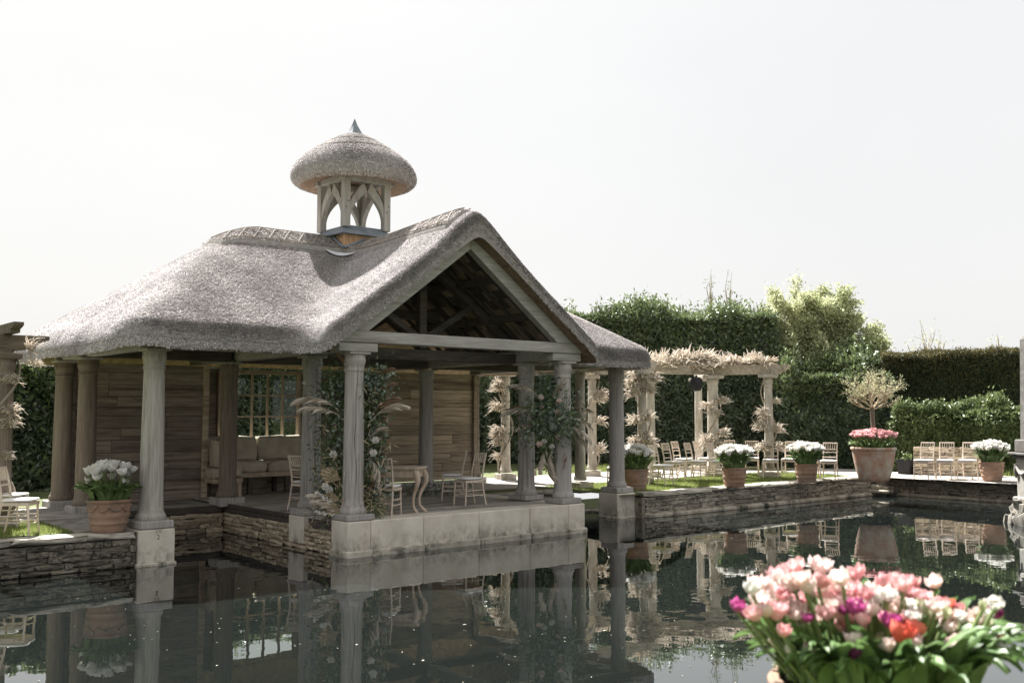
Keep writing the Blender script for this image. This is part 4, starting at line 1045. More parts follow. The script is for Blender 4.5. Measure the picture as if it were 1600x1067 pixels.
for k in range(9):
    a = 2 * math.pi * k / 9 + r.uniform(-.3, .3); grow(Vector((0, 0, 1.0 + .04 * (k % 3))), Vector((math.cos(a) * .8, math.sin(a) * .8, r.uniform(.25, 1.1))).normalized(), .52, .019, 0)
obj('crown', tw.mesh('crown', M['twig'], fix=False), ST)
P = np.array(ENDS) + rng.normal(0, .02, (len(ENDS), 3)); V, F = leaves(P, nrm(rng.normal(size=P.shape)), .045, .008); tag(obj('leaf_buds', np_mesh('leaf_buds', V, F, M['willow']), ST), kind='stuff')

# ------------------------------------------------------------------ hedges and trees
def hedge(name, label, cat_, p0, p1, depth, H, m, n_front, L, W, amp=.35, mtop=None, group=None, topj=.3, seed=1, droop=-.25, shoots=0, base=.0, topf=.35):
    p0, p1 = Vector((p0[0], p0[1], 0)), Vector((p1[0], p1[1], 0)); d_ = p1 - p0; Ln = d_.length; ang = math.atan2(d_.y, d_.x)
    t = thing(name, label, cat_, (p0.x, p0.y, GZ), ang, group)      # local +x along, -y faces the viewer
    def surf(P, N, k):
        nz = amp * vnoise(P, .55, seed) + amp * .55 * vnoise(P, 1.5, seed + 1) + amp * .3 * vnoise(P, 3.6, seed + 2)
        return P + N * nz[:, None] * k
    # added dark core shell that blocks light through the leaves
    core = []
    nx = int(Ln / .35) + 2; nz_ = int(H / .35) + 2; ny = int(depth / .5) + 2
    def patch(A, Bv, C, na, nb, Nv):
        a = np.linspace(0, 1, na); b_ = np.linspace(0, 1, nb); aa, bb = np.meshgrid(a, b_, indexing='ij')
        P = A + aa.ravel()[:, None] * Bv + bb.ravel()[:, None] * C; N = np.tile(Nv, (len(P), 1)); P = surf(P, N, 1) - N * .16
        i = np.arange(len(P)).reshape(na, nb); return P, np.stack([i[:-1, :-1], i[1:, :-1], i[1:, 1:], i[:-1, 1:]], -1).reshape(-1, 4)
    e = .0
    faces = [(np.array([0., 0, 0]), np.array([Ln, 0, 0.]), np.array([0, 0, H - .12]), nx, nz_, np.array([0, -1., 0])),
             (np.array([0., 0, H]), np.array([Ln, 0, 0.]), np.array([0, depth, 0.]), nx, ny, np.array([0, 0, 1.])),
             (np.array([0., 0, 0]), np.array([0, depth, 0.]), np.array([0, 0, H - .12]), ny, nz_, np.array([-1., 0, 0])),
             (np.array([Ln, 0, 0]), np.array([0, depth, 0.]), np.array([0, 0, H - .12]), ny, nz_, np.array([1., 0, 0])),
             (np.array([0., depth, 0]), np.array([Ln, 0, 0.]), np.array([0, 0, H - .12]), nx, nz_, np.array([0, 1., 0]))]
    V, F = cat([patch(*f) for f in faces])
    obj('branches_or_core', np_mesh('branches_or_core', V, F, M['core'], 60), t)
    ps = []; ns = []
    areas = [(faces[0], 1.0), (faces[1], 1.0), (faces[2], .7), (faces[3], .7), (faces[4], .15)]
    for (A, Bv, C, na, nb, Nv), wgt in areas:
        k = int(n_front * wgt * np.linalg.norm(Bv) * np.linalg.norm(C) / (Ln * H))
        P = A + rng.uniform(size=(k, 1)) * Bv + rng.uniform(size=(k, 1)) * C; N = np.tile(Nv, (k, 1))
        P = surf(P, N, 1) - N * np.abs(rng.normal(0, .11, k))[:, None] + N * .03
        if Nv[2] > .5: P[:, 2] += np.abs(rng.normal(0, topj * .5, k)) * (vnoise(P, .9, seed + 7) > -.1)
        ps.append(P); ns.append(N)
    k = int(n_front * .12); P = np.stack([rng.uniform(0, Ln, k), rng.uniform(-.1, .45, k), H - rng.uniform(0, .5, k)], 1)
    N = np.tile(np.array([0, -.7, .7]), (k, 1)); P = surf(P, N, 1); ps.append(P); ns.append(N)
    P = np.concatenate(ps); N = nrm(np.concatenate(ns) + rng.normal(size=P.shape) * .45)
    if mtop is None:
        V, F = leaves(P, N, L, W, droop); obj('foliage', np_mesh('foliage', V, F, m), t)
    else:
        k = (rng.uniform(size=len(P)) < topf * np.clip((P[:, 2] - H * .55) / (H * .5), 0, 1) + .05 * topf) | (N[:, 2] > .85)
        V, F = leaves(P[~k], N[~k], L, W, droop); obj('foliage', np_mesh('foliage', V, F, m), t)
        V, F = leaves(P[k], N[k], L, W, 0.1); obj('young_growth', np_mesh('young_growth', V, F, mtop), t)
    if shoots:
        b = MB(); P = []; r_ = random.Random(seed)
        for i in range(shoots):
            x, y = r_.uniform(.2, Ln - .2), r_.uniform(.1, depth - .1); h_ = r_.uniform(.25, .6); q_ = Vector((x, y, H - .1)); pts = [q_]
            for j in range(4): q_ = q_ + Vector((r_.uniform(-.05, .05), r_.uniform(-.05, .05), h_ / 4)); pts.append(q_); P += [tuple(q_ + Vector((r_.uniform(-.06, .06), r_.uniform(-.06, .06), r_.uniform(-.1, .05)))) for _ in range(4)]
            b.tube(pts, [.01, .008, .007, .005, .003], 4, cap=False)
        obj('shoots', b.mesh('shoots', M['twig'], fix=False), t); P = np.array(P)
        V, F = leaves(P, nrm(rng.normal(size=P.shape) + [0, 0, .6]), L * .8, W * .8, .3); obj('shoot_leaves', np_mesh('shoot_leaves', V, F, mtop or m), t)
    return t
GH = 'clipped hedges round the garden'
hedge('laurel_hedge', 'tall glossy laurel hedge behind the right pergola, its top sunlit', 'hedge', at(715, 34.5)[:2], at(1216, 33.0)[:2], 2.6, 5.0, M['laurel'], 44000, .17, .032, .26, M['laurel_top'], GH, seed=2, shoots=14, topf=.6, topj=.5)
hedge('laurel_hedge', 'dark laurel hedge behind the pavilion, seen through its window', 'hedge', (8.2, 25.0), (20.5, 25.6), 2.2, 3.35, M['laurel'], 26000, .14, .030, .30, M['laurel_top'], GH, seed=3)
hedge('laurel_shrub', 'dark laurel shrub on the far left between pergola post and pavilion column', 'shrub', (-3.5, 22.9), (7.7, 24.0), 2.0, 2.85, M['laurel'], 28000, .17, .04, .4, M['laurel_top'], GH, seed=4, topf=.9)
hedge('yew_hedge', 'dark clipped yew hedge with a level top beyond the far bank', 'hedge', at(1378, 31.5)[:2], at(1680, 29.5)[:2], 1.8, 3.62, M['yew'], 60000, .085, .013, .16, M['yewtip'], GH, topj=.12, seed=5, droop=.1, shoots=0)
hedge('low_shrub_hedge', 'lower leafy shrub hedge with fresh green leaves in front of the yew', 'hedge', at(1394, 29.6)[:2], at(1600, 28.2)[:2], 1.0, 1.55, M['shrub'], 24000, .12, .03, .42, M['shrub'], GH, seed=6, droop=-.3)
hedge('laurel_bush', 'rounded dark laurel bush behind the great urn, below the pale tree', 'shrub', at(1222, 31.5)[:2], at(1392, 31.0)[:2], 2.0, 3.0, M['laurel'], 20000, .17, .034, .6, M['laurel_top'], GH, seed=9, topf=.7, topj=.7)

def leafy_tree(name, label, px, depth, H, blobs, m, n, L, W, seed, droop=0., bare=False):
    p = at(px, depth); t = thing(name, label, 'tree', (p.x, p.y, GZ)); r_ = random.Random(seed); rg = np.random.default_rng(seed)
    b = MB(); b.tube([(0, 0, 0), (.05, 0, H * .25), (0, .05, H * .5)], [.16, .13, .10], 8); obj('trunk', b.mesh('trunk', M['bark'], 60), t)
    # limbs towards the blobs and thin shoots out of them
    lat = Vector((math.sin(YAW), -math.cos(YAW), 0)); fw = Vector((math.cos(YAW), math.sin(YAW), 0)); b = MB(); P = []; N = []
    for (lx, dz, rx, rz_, wgt) in blobs:
        c_ = lat * lx + Vector((0, 0, dz)); b.tube([(0, 0, H * .3), tuple(c_ * .5 + Vector((0, 0, H * .18))), tuple(c_)], [.08, .05, .02], 6)
        k = int(26 * wgt)
        for i in range(k):
            v_ = Vector((r_.gauss(0, 1), r_.gauss(0, 1), r_.gauss(0, 1))).normalized(); tip = c_ + Vector((v_.x * rx, v_.y * rx, v_.z * rz_)) * r_.uniform(.75, 1.18) + Vector((0, 0, .15))
            mid = (c_ * .7 + tip * .3) + Vector((r_.uniform(-.15, .15), r_.uniform(-.15, .15), r_.uniform(-.1, .2))); b.tube([tuple(c_ * .9), tuple(mid), tuple(tip)], [.02, .012, .004], 4, cap=False)
            kk = int(n * wgt / k / len(blobs))
            s_ = rg.uniform(.25, 1.06, kk)[:, None]; q_ = np.array(mid)[None] * (1 - s_) + np.array(tip)[None] * s_ + rg.normal(0, .11, (kk, 3))
            P.append(q_); N.append(np.tile(np.array(v_), (kk, 1)))
    P = np.concatenate(P); N = nrm(np.concatenate(N) + rg.normal(size=P.shape) * .7)
    obj('branches_or_core', b.mesh('branches_or_core', M['twig'], fix=False), t)
    V, F = leaves(P, N, L, W, droop); obj('crown', np_mesh('crown', V, F, m), t); return t
leafy_tree('willow_tree', 'pale spring-green feathery tree rising behind the dark laurel bush', 1285, 34.5, 4.6,
    [(-1.1, 4.9, 1.0, 1.15, 1.2), (-.2, 5.0, .95, 1.1, 1.2), (.6, 4.9, .8, .95, 1.0), (.2, 3.9, 1.3, 1.2, 1.3), (1.3, 3.9, .9, .7, .9), (-1.2, 3.8, 1.0, 1.1, 1.1), (1.75, 3.4, .6, .45, .5), (-1.0, 2.9, 1.2, 1.0, .8), (.9, 2.9, 1.2, .9, .8)], M['willow'], 70000, .13, .026, 3)
leafy_tree('sapling', 'thin bare sapling tops poking above the yew hedge at right', 1448, 36, 3.8, [(0, 4.1, .5, .8, .35), (.6, 3.9, .4, .5, .25), (-.4, 3.8, .4, .6, .25)], M['willow'], 500, .10, .02, 5)
leafy_tree('sapling', 'slender leafy shoot standing clear above the laurel hedge', 1112, 35, 4.2, [(0, 5.9, .12, .9, .3), (.7, 5.9, .1, 1.0, .3)], M['shrub'], 260, .09, .02, 6)
leafy_tree('sapling', 'small sapling top above the yew hedge beside the obelisk', 1560, 35, 3.6, [(0, 4.0, .25, .45, .3)], M['willow'], 160, .09, .02, 8)

# low honey wall chunk and planter in front of the shrubs
GW = thing('garden_wall', 'low honey coloured stone wall behind the three far chairs', 'wall', at(1422, 28.1), math.atan2(-.97, -.1) + R(16))
a0, a1 = at(1424, 28.0), at(1548, 27.0); d_ = a1 - a0; GW.location = a0; GW.rotation_euler = (0, 0, math.atan2(d_.y, d_.x)); Lw = d_.length
obj('core', MB().box((Lw / 2, .2, .85), (Lw, .3, .72)).mesh('core', M['mortar']), GW)
var = stone_variants(5, M['rubble'], 44); r = random.Random(44); z = GZ
while z < 1.2:
    hh = r.uniform(.09, .14); x = 0
    while x < Lw - .05:
        wd = min(r.uniform(.18, .45), Lw - x); obj('stone', r.choice(var), GW, (x + wd / 2, .06, z + hh / 2), (0, 0, 0), (wd - .012, .12, hh - .01)); x += wd
    z += hh
p = at(1413, 28.2)
t = thing('planter', 'small black plastic planter standing by the far path', 'planter', (p.x, p.y, GZ))
b = MB(); b.add([(-.17, -.17, 0), (.17, -.17, 0), (.17, .17, 0), (-.17, .17, 0), (-.21, -.21, .42), (.21, -.21, .42), (.21, .21, .42), (-.21, .21, .42), (-.18, -.18, .42), (.18, -.18, .42), (.18, .18, .42), (-.18, .18, .42), (-.17, -.17, .36), (.17, -.17, .36), (.17, .17, .36), (-.17, .17, .36)],
    [(0, 3, 2, 1)] + [(i, (i + 1) % 4, 4 + (i + 1) % 4, 4 + i) for i in range(4)] + [(4 + i, 4 + (i + 1) % 4, 8 + (i + 1) % 4, 8 + i) for i in range(4)] + [(8 + i, 8 + (i + 1) % 4, 12 + (i + 1) % 4, 12 + i) for i in range(4)] + [(12, 13, 14, 15)])
obj('tub', b.mesh('tub', M['black']), t)
P = np.stack([rng.normal(0, .1, 60), rng.normal(0, .1, 60), rng.uniform(.36, .6, 60)], 1); V, F = leaves(P, nrm(rng.normal(size=P.shape) + [0, 0, 1]), .12, .02); obj('foliage', np_mesh('foliage', V, F, M['shrub']), t)

# ------------------------------------------------------------------ pergola on the right
PG = thing('pergola', 'pale stone columned pergola with oak beams behind the right lawn', 'pergola', (19.5, 17.5, GZ))
pp = column_mesh('post', 2.48, .122, .108, M['perg'], None, 3, 20)
posts = {}
for k, (px, dp) in enumerate([(906, 23.0), (1003, 24.6), (1016, 27.0), (1091, 30.0), (1113, 27.6), (1200, 26.8), (790, 26.0), (925, 27.4)]):
    q = at(px, dp); posts[px] = q
    f = 1.3 if px in (1113,) else 1.0
    o = obj('post', pp, PG, (q.x - 19.5, q.y - 17.5, .18), (0, 0, k), (f, f, 1))
    obj('post_base', MB().box((0, 0, -.105), (.44, .44, .15), ch=.012).mesh('post_base', M['perg']), o); obj('post_foot', MB().box((0, 0, -.225), (.54, .54, .09), ch=.012).mesh('post_foot', M['rubble_mid']), o)
    obj('capital_block', MB().box((0, 0, 2.53), (.42, .42, .09), ch=.01).mesh('capital_block', M['perg']), o)
def pbeam(a, e_, z, ex0=.4, ex1=.4, wd=.17, h=.25, m='pergbeam', name='beam'):
    a = Vector((a.x - 19.5, a.y - 17.5, z)); e_ = Vector((e_.x - 19.5, e_.y - 17.5, z)); d_ = (e_ - a).normalized(); a -= d_ * ex0; e_ += d_ * ex1
    L = (e_ - a).length; n_ = Vector((-d_.y, d_.x, 0))
    # scrolled ends
    prof_ = [(0, h), (0, h * .55), (.05, h * .42), (.09, h * .2), (.16, .06), (.22, 0), (L - .22, 0), (L - .16, .06), (L - .09, h * .2), (L - .05, h * .42), (L, h * .55), (L, h)]
    b = MB(); vs = []
    for s_ in (-1, 1): vs += [tuple(a + d_ * x + n_ * s_ * wd / 2 + Vector((0, 0, zz))) for x, zz in prof_]
    k = len(prof_); b.add(vs, [tuple(range(k)), tuple(range(2 * k - 1, k - 1, -1))] + [(i, k + i, k + (i + 1) % k, (i + 1) % k) for i in range(k)])
    return obj(name, b.mesh(name, M[m]), PG)
zb_ = 2.76
pbeam(posts[1200], posts[1113], zb_, .55, .3); pbeam(posts[1113], posts[1016], zb_ + .015, .55, .35, h=.26); pbeam(posts[1003], posts[906], zb_, .5, .6); pbeam(posts[1016], posts[925], zb_ + .012, .3, .5); pbeam(posts[906], posts[790], zb_, .2, .5)
pbeam(posts[1091], posts[1113], zb_ - .02, .2, .1, h=.22); pbeam(posts[1016], posts[1003], zb_ - .02, .1, .1, h=.2); pbeam(posts[925], posts[906], zb_ - .015, .1, .1, h=.22)
sp = at(1088, 27.2)
SPK = thing('speaker', 'small black loudspeaker hung under the pergola beam', 'speaker', (sp.x, sp.y, 3.0), YAW - R(90))
obj('speaker_body', MB().lathe([(.03, -.19), (.12, -.17), (.17, -.05), (.17, .10), (.13, .18), (.04, .2)], 20).mesh('speaker_body', M['black'], 40), SPK)
obj('bracket', MB().box((0, .02, .215), (.05, .05, .07)).mesh('bracket', M['black']), SPK)

# wisteria: cream racemes in sprays
def spray_mesh(seed, n=38, L=.30):
    r_ = random.Random(seed); Vs = []; Fs = []
    for i in range(n):
        a = r_.uniform(-1.9, 1.9); el = r_.uniform(-.25, .85); d_ = Vector((math.cos(el) * math.cos(a), math.cos(el) * math.sin(a), math.sin(el))); l_ = L * r_.uniform(.55, 1.15); sd_ = d_.cross(Vector((0, 0, 1))).normalized(); up = sd_.cross(d_)
        b0 = len(Vs); k = 6; base = Vector((r_.uniform(-.05, .05), r_.uniform(-.1, .1), r_.uniform(-.06, .06)))
        for j in range(k):
            t_ = j / (k - 1); c_ = base + d_ * l_ * t_ + Vector((0, 0, 1)) * l_ * (.12 * math.sin(5 * t_ + i) - .22 * t_ * t_); wd = .0125 * (math.sin(math.pi * (.12 + .82 * t_)) + .12)
            Vs += [tuple(c_ + sd_ * wd), tuple(c_ + up * wd * .8), tuple(c_ - sd_ * wd)]
        for j in range(k - 1): q_ = b0 + 3 * j; Fs += [(q_, q_ + 1, q_ + 4, q_ + 3), (q_ + 1, q_ + 2, q_ + 5, q_ + 4), (q_ + 2, q_, q_ + 3, q_ + 5)]
    me = bpy.data.meshes.new('raceme_spray'); me.from_pydata(Vs, [], Fs); me.materials.append(M['blossom']); me.shade_smooth(); return me
SPR = [spray_mesh(s_, 30 + 4 * (s_ % 4), .24 + .03 * (s_ % 3)) for s_ in range(9)]
TOCAM = YAW + math.pi
def wisteria(label, base, h, sprays, tops=(), seed=0, rad=.16, zb0=GZ):
    t = thing('wisteria', label, 'climbing plant', (base.x, base.y, zb0), 0, 'wisteria climbing the pergola posts'); r_ = random.Random(seed)
    pts = []; ph = r_.uniform(0, 6)
    for i in range(40):
        t_ = i / 39; a = ph + t_ * 9; pts.append(((rad + .03) * math.cos(a), (rad + .03) * math.sin(a), h * t_))
    obj('stem', MB().tube(pts, [.028 - .012 * i / 39 for i in range(40)], 6).mesh('stem', M['vine'], 60), t)
    right = Vector((math.sin(YAW), -math.cos(YAW), 0)); fwd = Vector((-math.cos(YAW), -math.sin(YAW), 0))
    for (sx, z, sc) in sprays:
        q_ = right * sx * rad + fwd * rad * .5; a = math.atan2(q_.y, q_.x) if abs(sx) > .3 else TOCAM
        for k in range(2):
            obj('raceme_spray', r_.choice(SPR), t, (q_.x, q_.y, z + r_.uniform(-.06, .06)), (0, r_.uniform(-.2, .2), a + r_.uniform(-.5, .5)), (sc * r_.uniform(.8, 1.1),) * 3)
    for (p_, z, sc) in tops:
        a = r_.uniform(0, 6.28)
        obj('raceme_spray', r_.choice(SPR), t, (p_.x - base.x, p_.y - base.y, z - zb0 + r_.uniform(-.01, .10)), (r_.uniform(-.3, .3), r_.uniform(-1.1, -.35), a), (sc * r_.uniform(.8, 1.25),) * 3)
    return t
def along(a, e_, n, j=.15, ex=0): return [a.lerp(e_, (i + .5) / n * (1 + ex)) + Vector((random.uniform(-j, j), random.uniform(-j, j), 0)) for i in range(n)]
ZT = GZ + zb_ + .27 - GZ + GZ - .45
ZT = zb_ + GZ + .26
wisteria('cream wisteria round the double pergola post nearest the corner column', posts[1003], 2.9, [(-1, 1.05, 1.1), (1, .95, 1.1), (-1, 1.5, 1.1), (.8, 1.6, .9), (-1, 2.15, 1.1), (0, 2.35, 1.2), (1, 2.3, 1.1), (-1.5, 2.45, 1.1), (.3, 1.15, .8), (-.5, 2.6, 1.2), (1.6, 2.55, 1.2)],
    [(q_, ZT, 1.25) for q_ in along(posts[1016], posts[1113], 18, .12)] + [(q_, ZT + .12, 1.2) for q_ in along(posts[1016].lerp(posts[1113], .45), posts[1113], 12, .12)] + [(q_, ZT, 1.2) for q_ in along(posts[1003], posts[1016], 9, .2)], 1)
wisteria('cream wisteria wound round the thicker twin pergola post', posts[1113], 2.9, [(1, 2.1, 1.1), (-1, 1.9, 1.0), (0, 1.75, 1.0), (-.8, .95, 1.1), (1, 1.1, 1.0), (0, .85, 1.1), (-.6, .7, .9), (1, .8, .9)], [], 2, rad=.19)
wisteria('cream wisteria on the last pergola post before the urn', posts[1200], 2.9, [(-1, 1.75, 1.0), (-1.2, 1.35, 1.1), (-1, .85, 1.2), (1, 1.3, 1.0), (1, 2.0, .7), (1.2, .75, 1.1), (-.4, 1.55, .9)],
    [(q_, ZT, 1.2) for q_ in along(posts[1200], posts[1113], 14, .12, -.08)], 3)
wisteria('cream wisteria on the pergola post seen between the right deck columns', posts[790], 2.9, [(-1, .55, 1.0), (-1, .95, 1.1), (-1, 1.3, 1.1), (-1, 1.85, 1.1), (-1, 2.35, 1.2), (-.8, 2.5, 1.1), (-1, 1.1, 1.0)], [], 4)
wisteria('cream wisteria on the post left of the corner column', posts[925], 2.9, [(1, 1.45, 1.1), (1, 2.15, 1.1), (1.2, 2.3, 1.0), (1, .75, .9)], [(q_, ZT - .1, 1.1) for q_ in along(posts[925], posts[1016], 12, .15)], 5)

# ------------------------------------------------------------------ left pergola
LP = at(4, 15.2)
PL = thing('pergola', 'dark oak pergola end with stone post at the left picture edge', 'pergola', (LP.x, LP.y, GZ))
o = obj('post', column_mesh('post', 2.34, .17, .155, M['oak_brown'], None, 8, 24), PL, (0, 0, .2)); obj('post_base', MB().box((0, 0, -.105), (.5, .5, .19), ch=.012).mesh('post_base', M['perg']), o)  # stone post; the shade on it is put into a darker brown colour
obj('capital_block', MB().box((0, 0, 2.385), (.44, .44, .09), ch=.01).mesh('capital_block', M['pergdark']), o)
def lbeam(p0, p1, z, wd, h, m='pergdark'):
    p0, p1 = Vector((p0[0], p0[1], z)), Vector((p1[0], p1[1], z)); d_ = (p1 - p0); L = d_.length; d_.normalize(); n_ = Vector((-d_.y, d_.x, 0))
    prof_ = [(0, h), (0, 0), (L - .20, 0), (L - .19, .06), (L - .15, h * .42), (L - .06, h * .55), (L - .05, h * .62), (L, h * .66), (L, h)]; k = len(prof_); vs = []
    for s_ in (-1, 1): vs += [tuple(p0 + d_ * x + n_ * s_ * wd / 2 + Vector((0, 0, zz))) for x, zz in prof_]
    obj('beam', MB().add(vs, [tuple(range(k)), tuple(range(2 * k - 1, k - 1, -1))] + [(i, k + i, k + (i + 1) % k, (i + 1) % k) for i in range(k)]).mesh('beam', M[m]), PL)
lbeam((-2.6, 0), (.30, .02), 2.632, .2, .085); lbeam((-2.6, .08), (.66, .1), 2.72, .16, .20)
lbeam((.05, 1.9), (.05, -.62), 2.922, .14, .15); lbeam((-1.2, 1.9), (-1.2, -.62), 2.922, .14, .15)
wisteria('pale wisteria hanging on the left pergola post and its beams', LP, 2.8, [(1, 2.2, .6), (1, 1.75, .7), (1, 1.55, .6), (.9, 1.1, .4)], [(LP + Vector((.35, -.1, 0)), 3.1, .8), (LP + Vector((.45, 0, 0)), 2.98, .8)], 6, rad=.2)

# ------------------------------------------------------------------ monument in the water at the right edge
p = at(1619, 20.2)
MO = thing('garden_monument', 'stone obelisk on a swagged pedestal rising from rocks in the pool', 'monument', (p.x, p.y, 0), YAW - R(90))
rk = stone_variants(7, M['rock'], 77); r = random.Random(77)
for k in range(46):
    a = r.uniform(0, 6.28); rd = r.uniform(.25, .62); z = r.uniform(-.05, .50); s_ = r.uniform(.16, .34) * (1.25 - z)
    obj('rock', r.choice(rk), MO, (rd * math.cos(a), rd * math.sin(a) * .9, z * .85), (r.uniform(0, 6), r.uniform(0, 6), r.uniform(0, 6)), (s_, s_ * r.uniform(.6, 1), s_ * r.uniform(.4, .8)))
obj('rock_core', MB().lathe([(.62, -.3), (.58, .1), (.45, .4), (.4, .5)], 14).mesh('rock_core', M['rubble_dark']), MO)
obj('pedestal', MB().box((0, 0, .88), (.62, .62, .86), ch=.012).mesh('pedestal', M['mon']), MO)
obj('pedestal_base', MB().box((0, 0, .47), (.76, .76, .10), ch=.02).mesh('pedestal_base', M['mon']), MO)
obj('cornice', MB().box((0, 0, 1.34), (.74, .74, .06), ch=.015).box((0, 0, 1.395), (.86, .86, .05), ch=.012).mesh('cornice', M['mongrey']), MO)
obj('plinth_stone', MB().box((0, 0, 1.55), (.66, .66, .26), ch=.02).mesh('plinth_stone', M['mongrey']), MO)
b = MB(); s0, s1 = .24, .20
vs = sqring(s0, 1.68) + sqring(s1, 3.72) + [(0, 0, 4.02)]
b.add(vs, [(0, 3, 2, 1)] + [(i, (i + 1) % 4, 4 + (i + 1) % 4, 4 + i) for i in range(4)] + [(4 + i, 4 + (i + 1) % 4, 8) for i in range(4)])
obj('obelisk', b.mesh('obelisk', M['mongrey']), MO)
b = MB()
for f in range(4):
    rt = Matrix.Rotation(f * math.pi / 2, 4, 'Z'); pts = [rt @ Vector((-.28 + .56 * i / 10, -.335 - .015 * math.sin(math.pi * i / 10), 1.15 - .16 * math.sin(math.pi * i / 10))) for i in range(11)]
    b.tube(pts, [.018 + .022 * math.sin(math.pi * i / 10) for i in range(11)], 7)
    for e_ in (-.29, .29):
        q_ = rt @ Vector((e_, -.335, 1.05)); b.tube([q_ + Vector((0, 0, .13)), q_, q_ - Vector((0, 0, .16))], [.03, .04, .015], 7)
obj('swag', b.mesh('swag', M['mon'], 50), MO)

# ------------------------------------------------------------------ small iron hoop stand on the path
p = at(851, 27.5)
t = thing('iron_hoop', 'low rusty iron hoop standing on the pale path beyond the deck', 'hoop', (p.x, p.y, GZ), YAW - R(90))
obj('hoop_frame', MB().tube([(-.26, 0, 0), (-.25, 0, .15), (-.22, 0, .19), (.22, 0, .19), (.25, 0, .15), (.26, 0, 0)], .02, 8).mesh('hoop_frame', M['iron'], 50), t)
obj('crossbar', MB().tube([(-.25, 0, .15), (-.24, .15, .0)], .014, 6).tube([(.25, 0, .15), (.24, .15, .0)], .014, 6).mesh('crossbar', M['iron'], 50), t)

# ------------------------------------------------------------------ flower arrangements
def plume_mesh(seed, m, L=.58, n=130, fl=.26):
    r_ = random.Random(seed); bend = r_.uniform(.7, 1.1); k = 26; a = [R(22) - bend * 1.2 * (i / (k - 1)) ** 1.2 for i in range(k)]; xs_ = [0.]; zs_ = [0.]
    for q_ in a: xs_.append(xs_[-1] + math.cos(q_) * L / k); zs_.append(zs_[-1] + math.sin(q_) * L / k)
    V, F = [], []
    for i in range(n):
        t_ = .18 + .82 * (i + r_.random()) / n; f = t_ * k; j0 = min(int(f), k - 1); b0 = Vector((xs_[j0], r_.uniform(-.006, .006), zs_[j0])); d_ = Vector((math.cos(a[j0]), 0, math.sin(a[j0])))
        lat_ = r_.gauss(0, .32); upv = r_.uniform(-.15, .38); d_ = (d_ + Vector((0, lat_, upv))).normalized(); l_ = fl * math.sin(math.pi * (.2 + .72 * t_)) * r_.uniform(.6, 1.1); p_ = b0.copy(); c0 = len(V)
        sd_ = d_.cross(Vector((r_.uniform(-.4, .4), r_.uniform(-1, 1), 1))).normalized()
        for q_ in range(4):
            wd = (.007, .012, .010, .001)[q_]; V += [p_ + sd_ * wd, p_ - sd_ * wd]; d_ = (d_ + Vector((.05, lat_ * .2, -.30))).normalized(); p_ = p_ + d_ * l_ / 3
        for q_ in range(3): b_ = c0 + 2 * q_; F.append((b_, b_ + 1, b_ + 3, b_ + 2))
    me = MB().add(V, F).tube([(xs_[i], 0, zs_[i]) for i in range(0, k, 4)], .005, 4, cap=False).mesh('pampas_plume', m, fix=False); return me
PLM = [plume_mesh(s_, M['pampas']) for s_ in range(3)]; PLB = [plume_mesh(9, M['pampas_brown'])]
ROSE = {k: bloom_mesh('rose', M[k], .055, .045, .55, 12, 60) for k in ('blush', 'orange', 'white', 'pink')}
VR = Vector((math.sin(YAW), -math.cos(YAW), 0)); VC = Vector((-math.cos(YAW), -math.sin(YAW), 0))     # picture-right and towards-viewer in plan, to pose the flowers
def fpos(o, rt_, z, tc_): q_ = VR * rt_ + VC * tc_; return (q_.x, q_.y, z)
def greens(t, specs, name, m, L, W, droop=-.1):
    Ps, Ns = [], []
    for (x, z, rx, rz_, tc_, k) in specs:
        g = rng.normal(size=(k, 3)) * .55; P = np.array(fpos(t, x, z, tc_)) + g[:, :1] * np.array(VR) * rx + g[:, 1:2] * np.array(VC) * rx * .7 + g[:, 2:3] * np.array([0, 0, 1.]) * rz_; Ps.append(P); Ns.append(nrm(g[:, :1] * np.array(VR) + g[:, 1:2] * np.array(VC) + g[:, 2:3] * np.array([0, 0, 1.])))
    P, N = np.concatenate(Ps), np.concatenate(Ns); V, F = leaves(P, nrm(N + rng.normal(size=P.shape) * .5), L, W, droop); return obj(name, np_mesh(name, V, F, m), t)
def plume(t, x, z, tc_, head, tilt, sc, ms=PLM, roll=0):
    """head: direction in the picture (radians, 0 = right) the plume leans"""
    o = obj('pampas_plume', random.choice(ms), t, fpos(t, x, z, tc_), (roll, tilt, 0), (sc,) * 3)
    hd = math.atan2(*(VR * math.cos(head) + VC * math.sin(head)).yx); o.rotation_euler = (0, tilt, hd); return o
colA = Vector((CX + AU, RY - 3.75, 0))
FA = thing('flower_arrangement', 'tall foliage and pampas arrangement wrapped round the front left column', 'flowers', (colA.x, colA.y, .55))
sp_ = []
for z, wl_, wr_ in ((.15, .22, .22), (.45, .26, .24), (.75, .27, .24), (1.05, .3, .23), (1.35, .3, .24), (1.65, .28, .28), (1.95, .28, .32), (2.2, .2, .34)):
    sp_ += [(-.30, z, wl_, .26, -.18, 230), (.27, z, wr_ * .8, .24, -.2, 190), (0, z, .2, .2, -.26, 60)]
greens(FA, sp_, 'foliage', M['fern'], .11, .014)
greens(FA, [(-.32, .25, .3, .4, .0, 160), (.3, .25, .24, .45, -.05, 160), (-.3, 1.0, .25, .9, .0, 120), (.33, 1.2, .2, .9, 0, 120)], 'pale_grasses', M['palm'], .16, .007)['kind'] = 'stuff'
greens(FA, [(-.34, 1.9, .22, .35, -.12, 260), (.33, 2.15, .26, .25, -.1, 320), (-.42, .35, .2, .25, -.1, 120), (.3, 1.5, .16, .4, -.12, 160), (-.3, 1.2, .2, .4, -.1, 160), (.34, .7, .15, .4, -.1, 160)], 'eucalyptus', M['euca'], .065, .028)
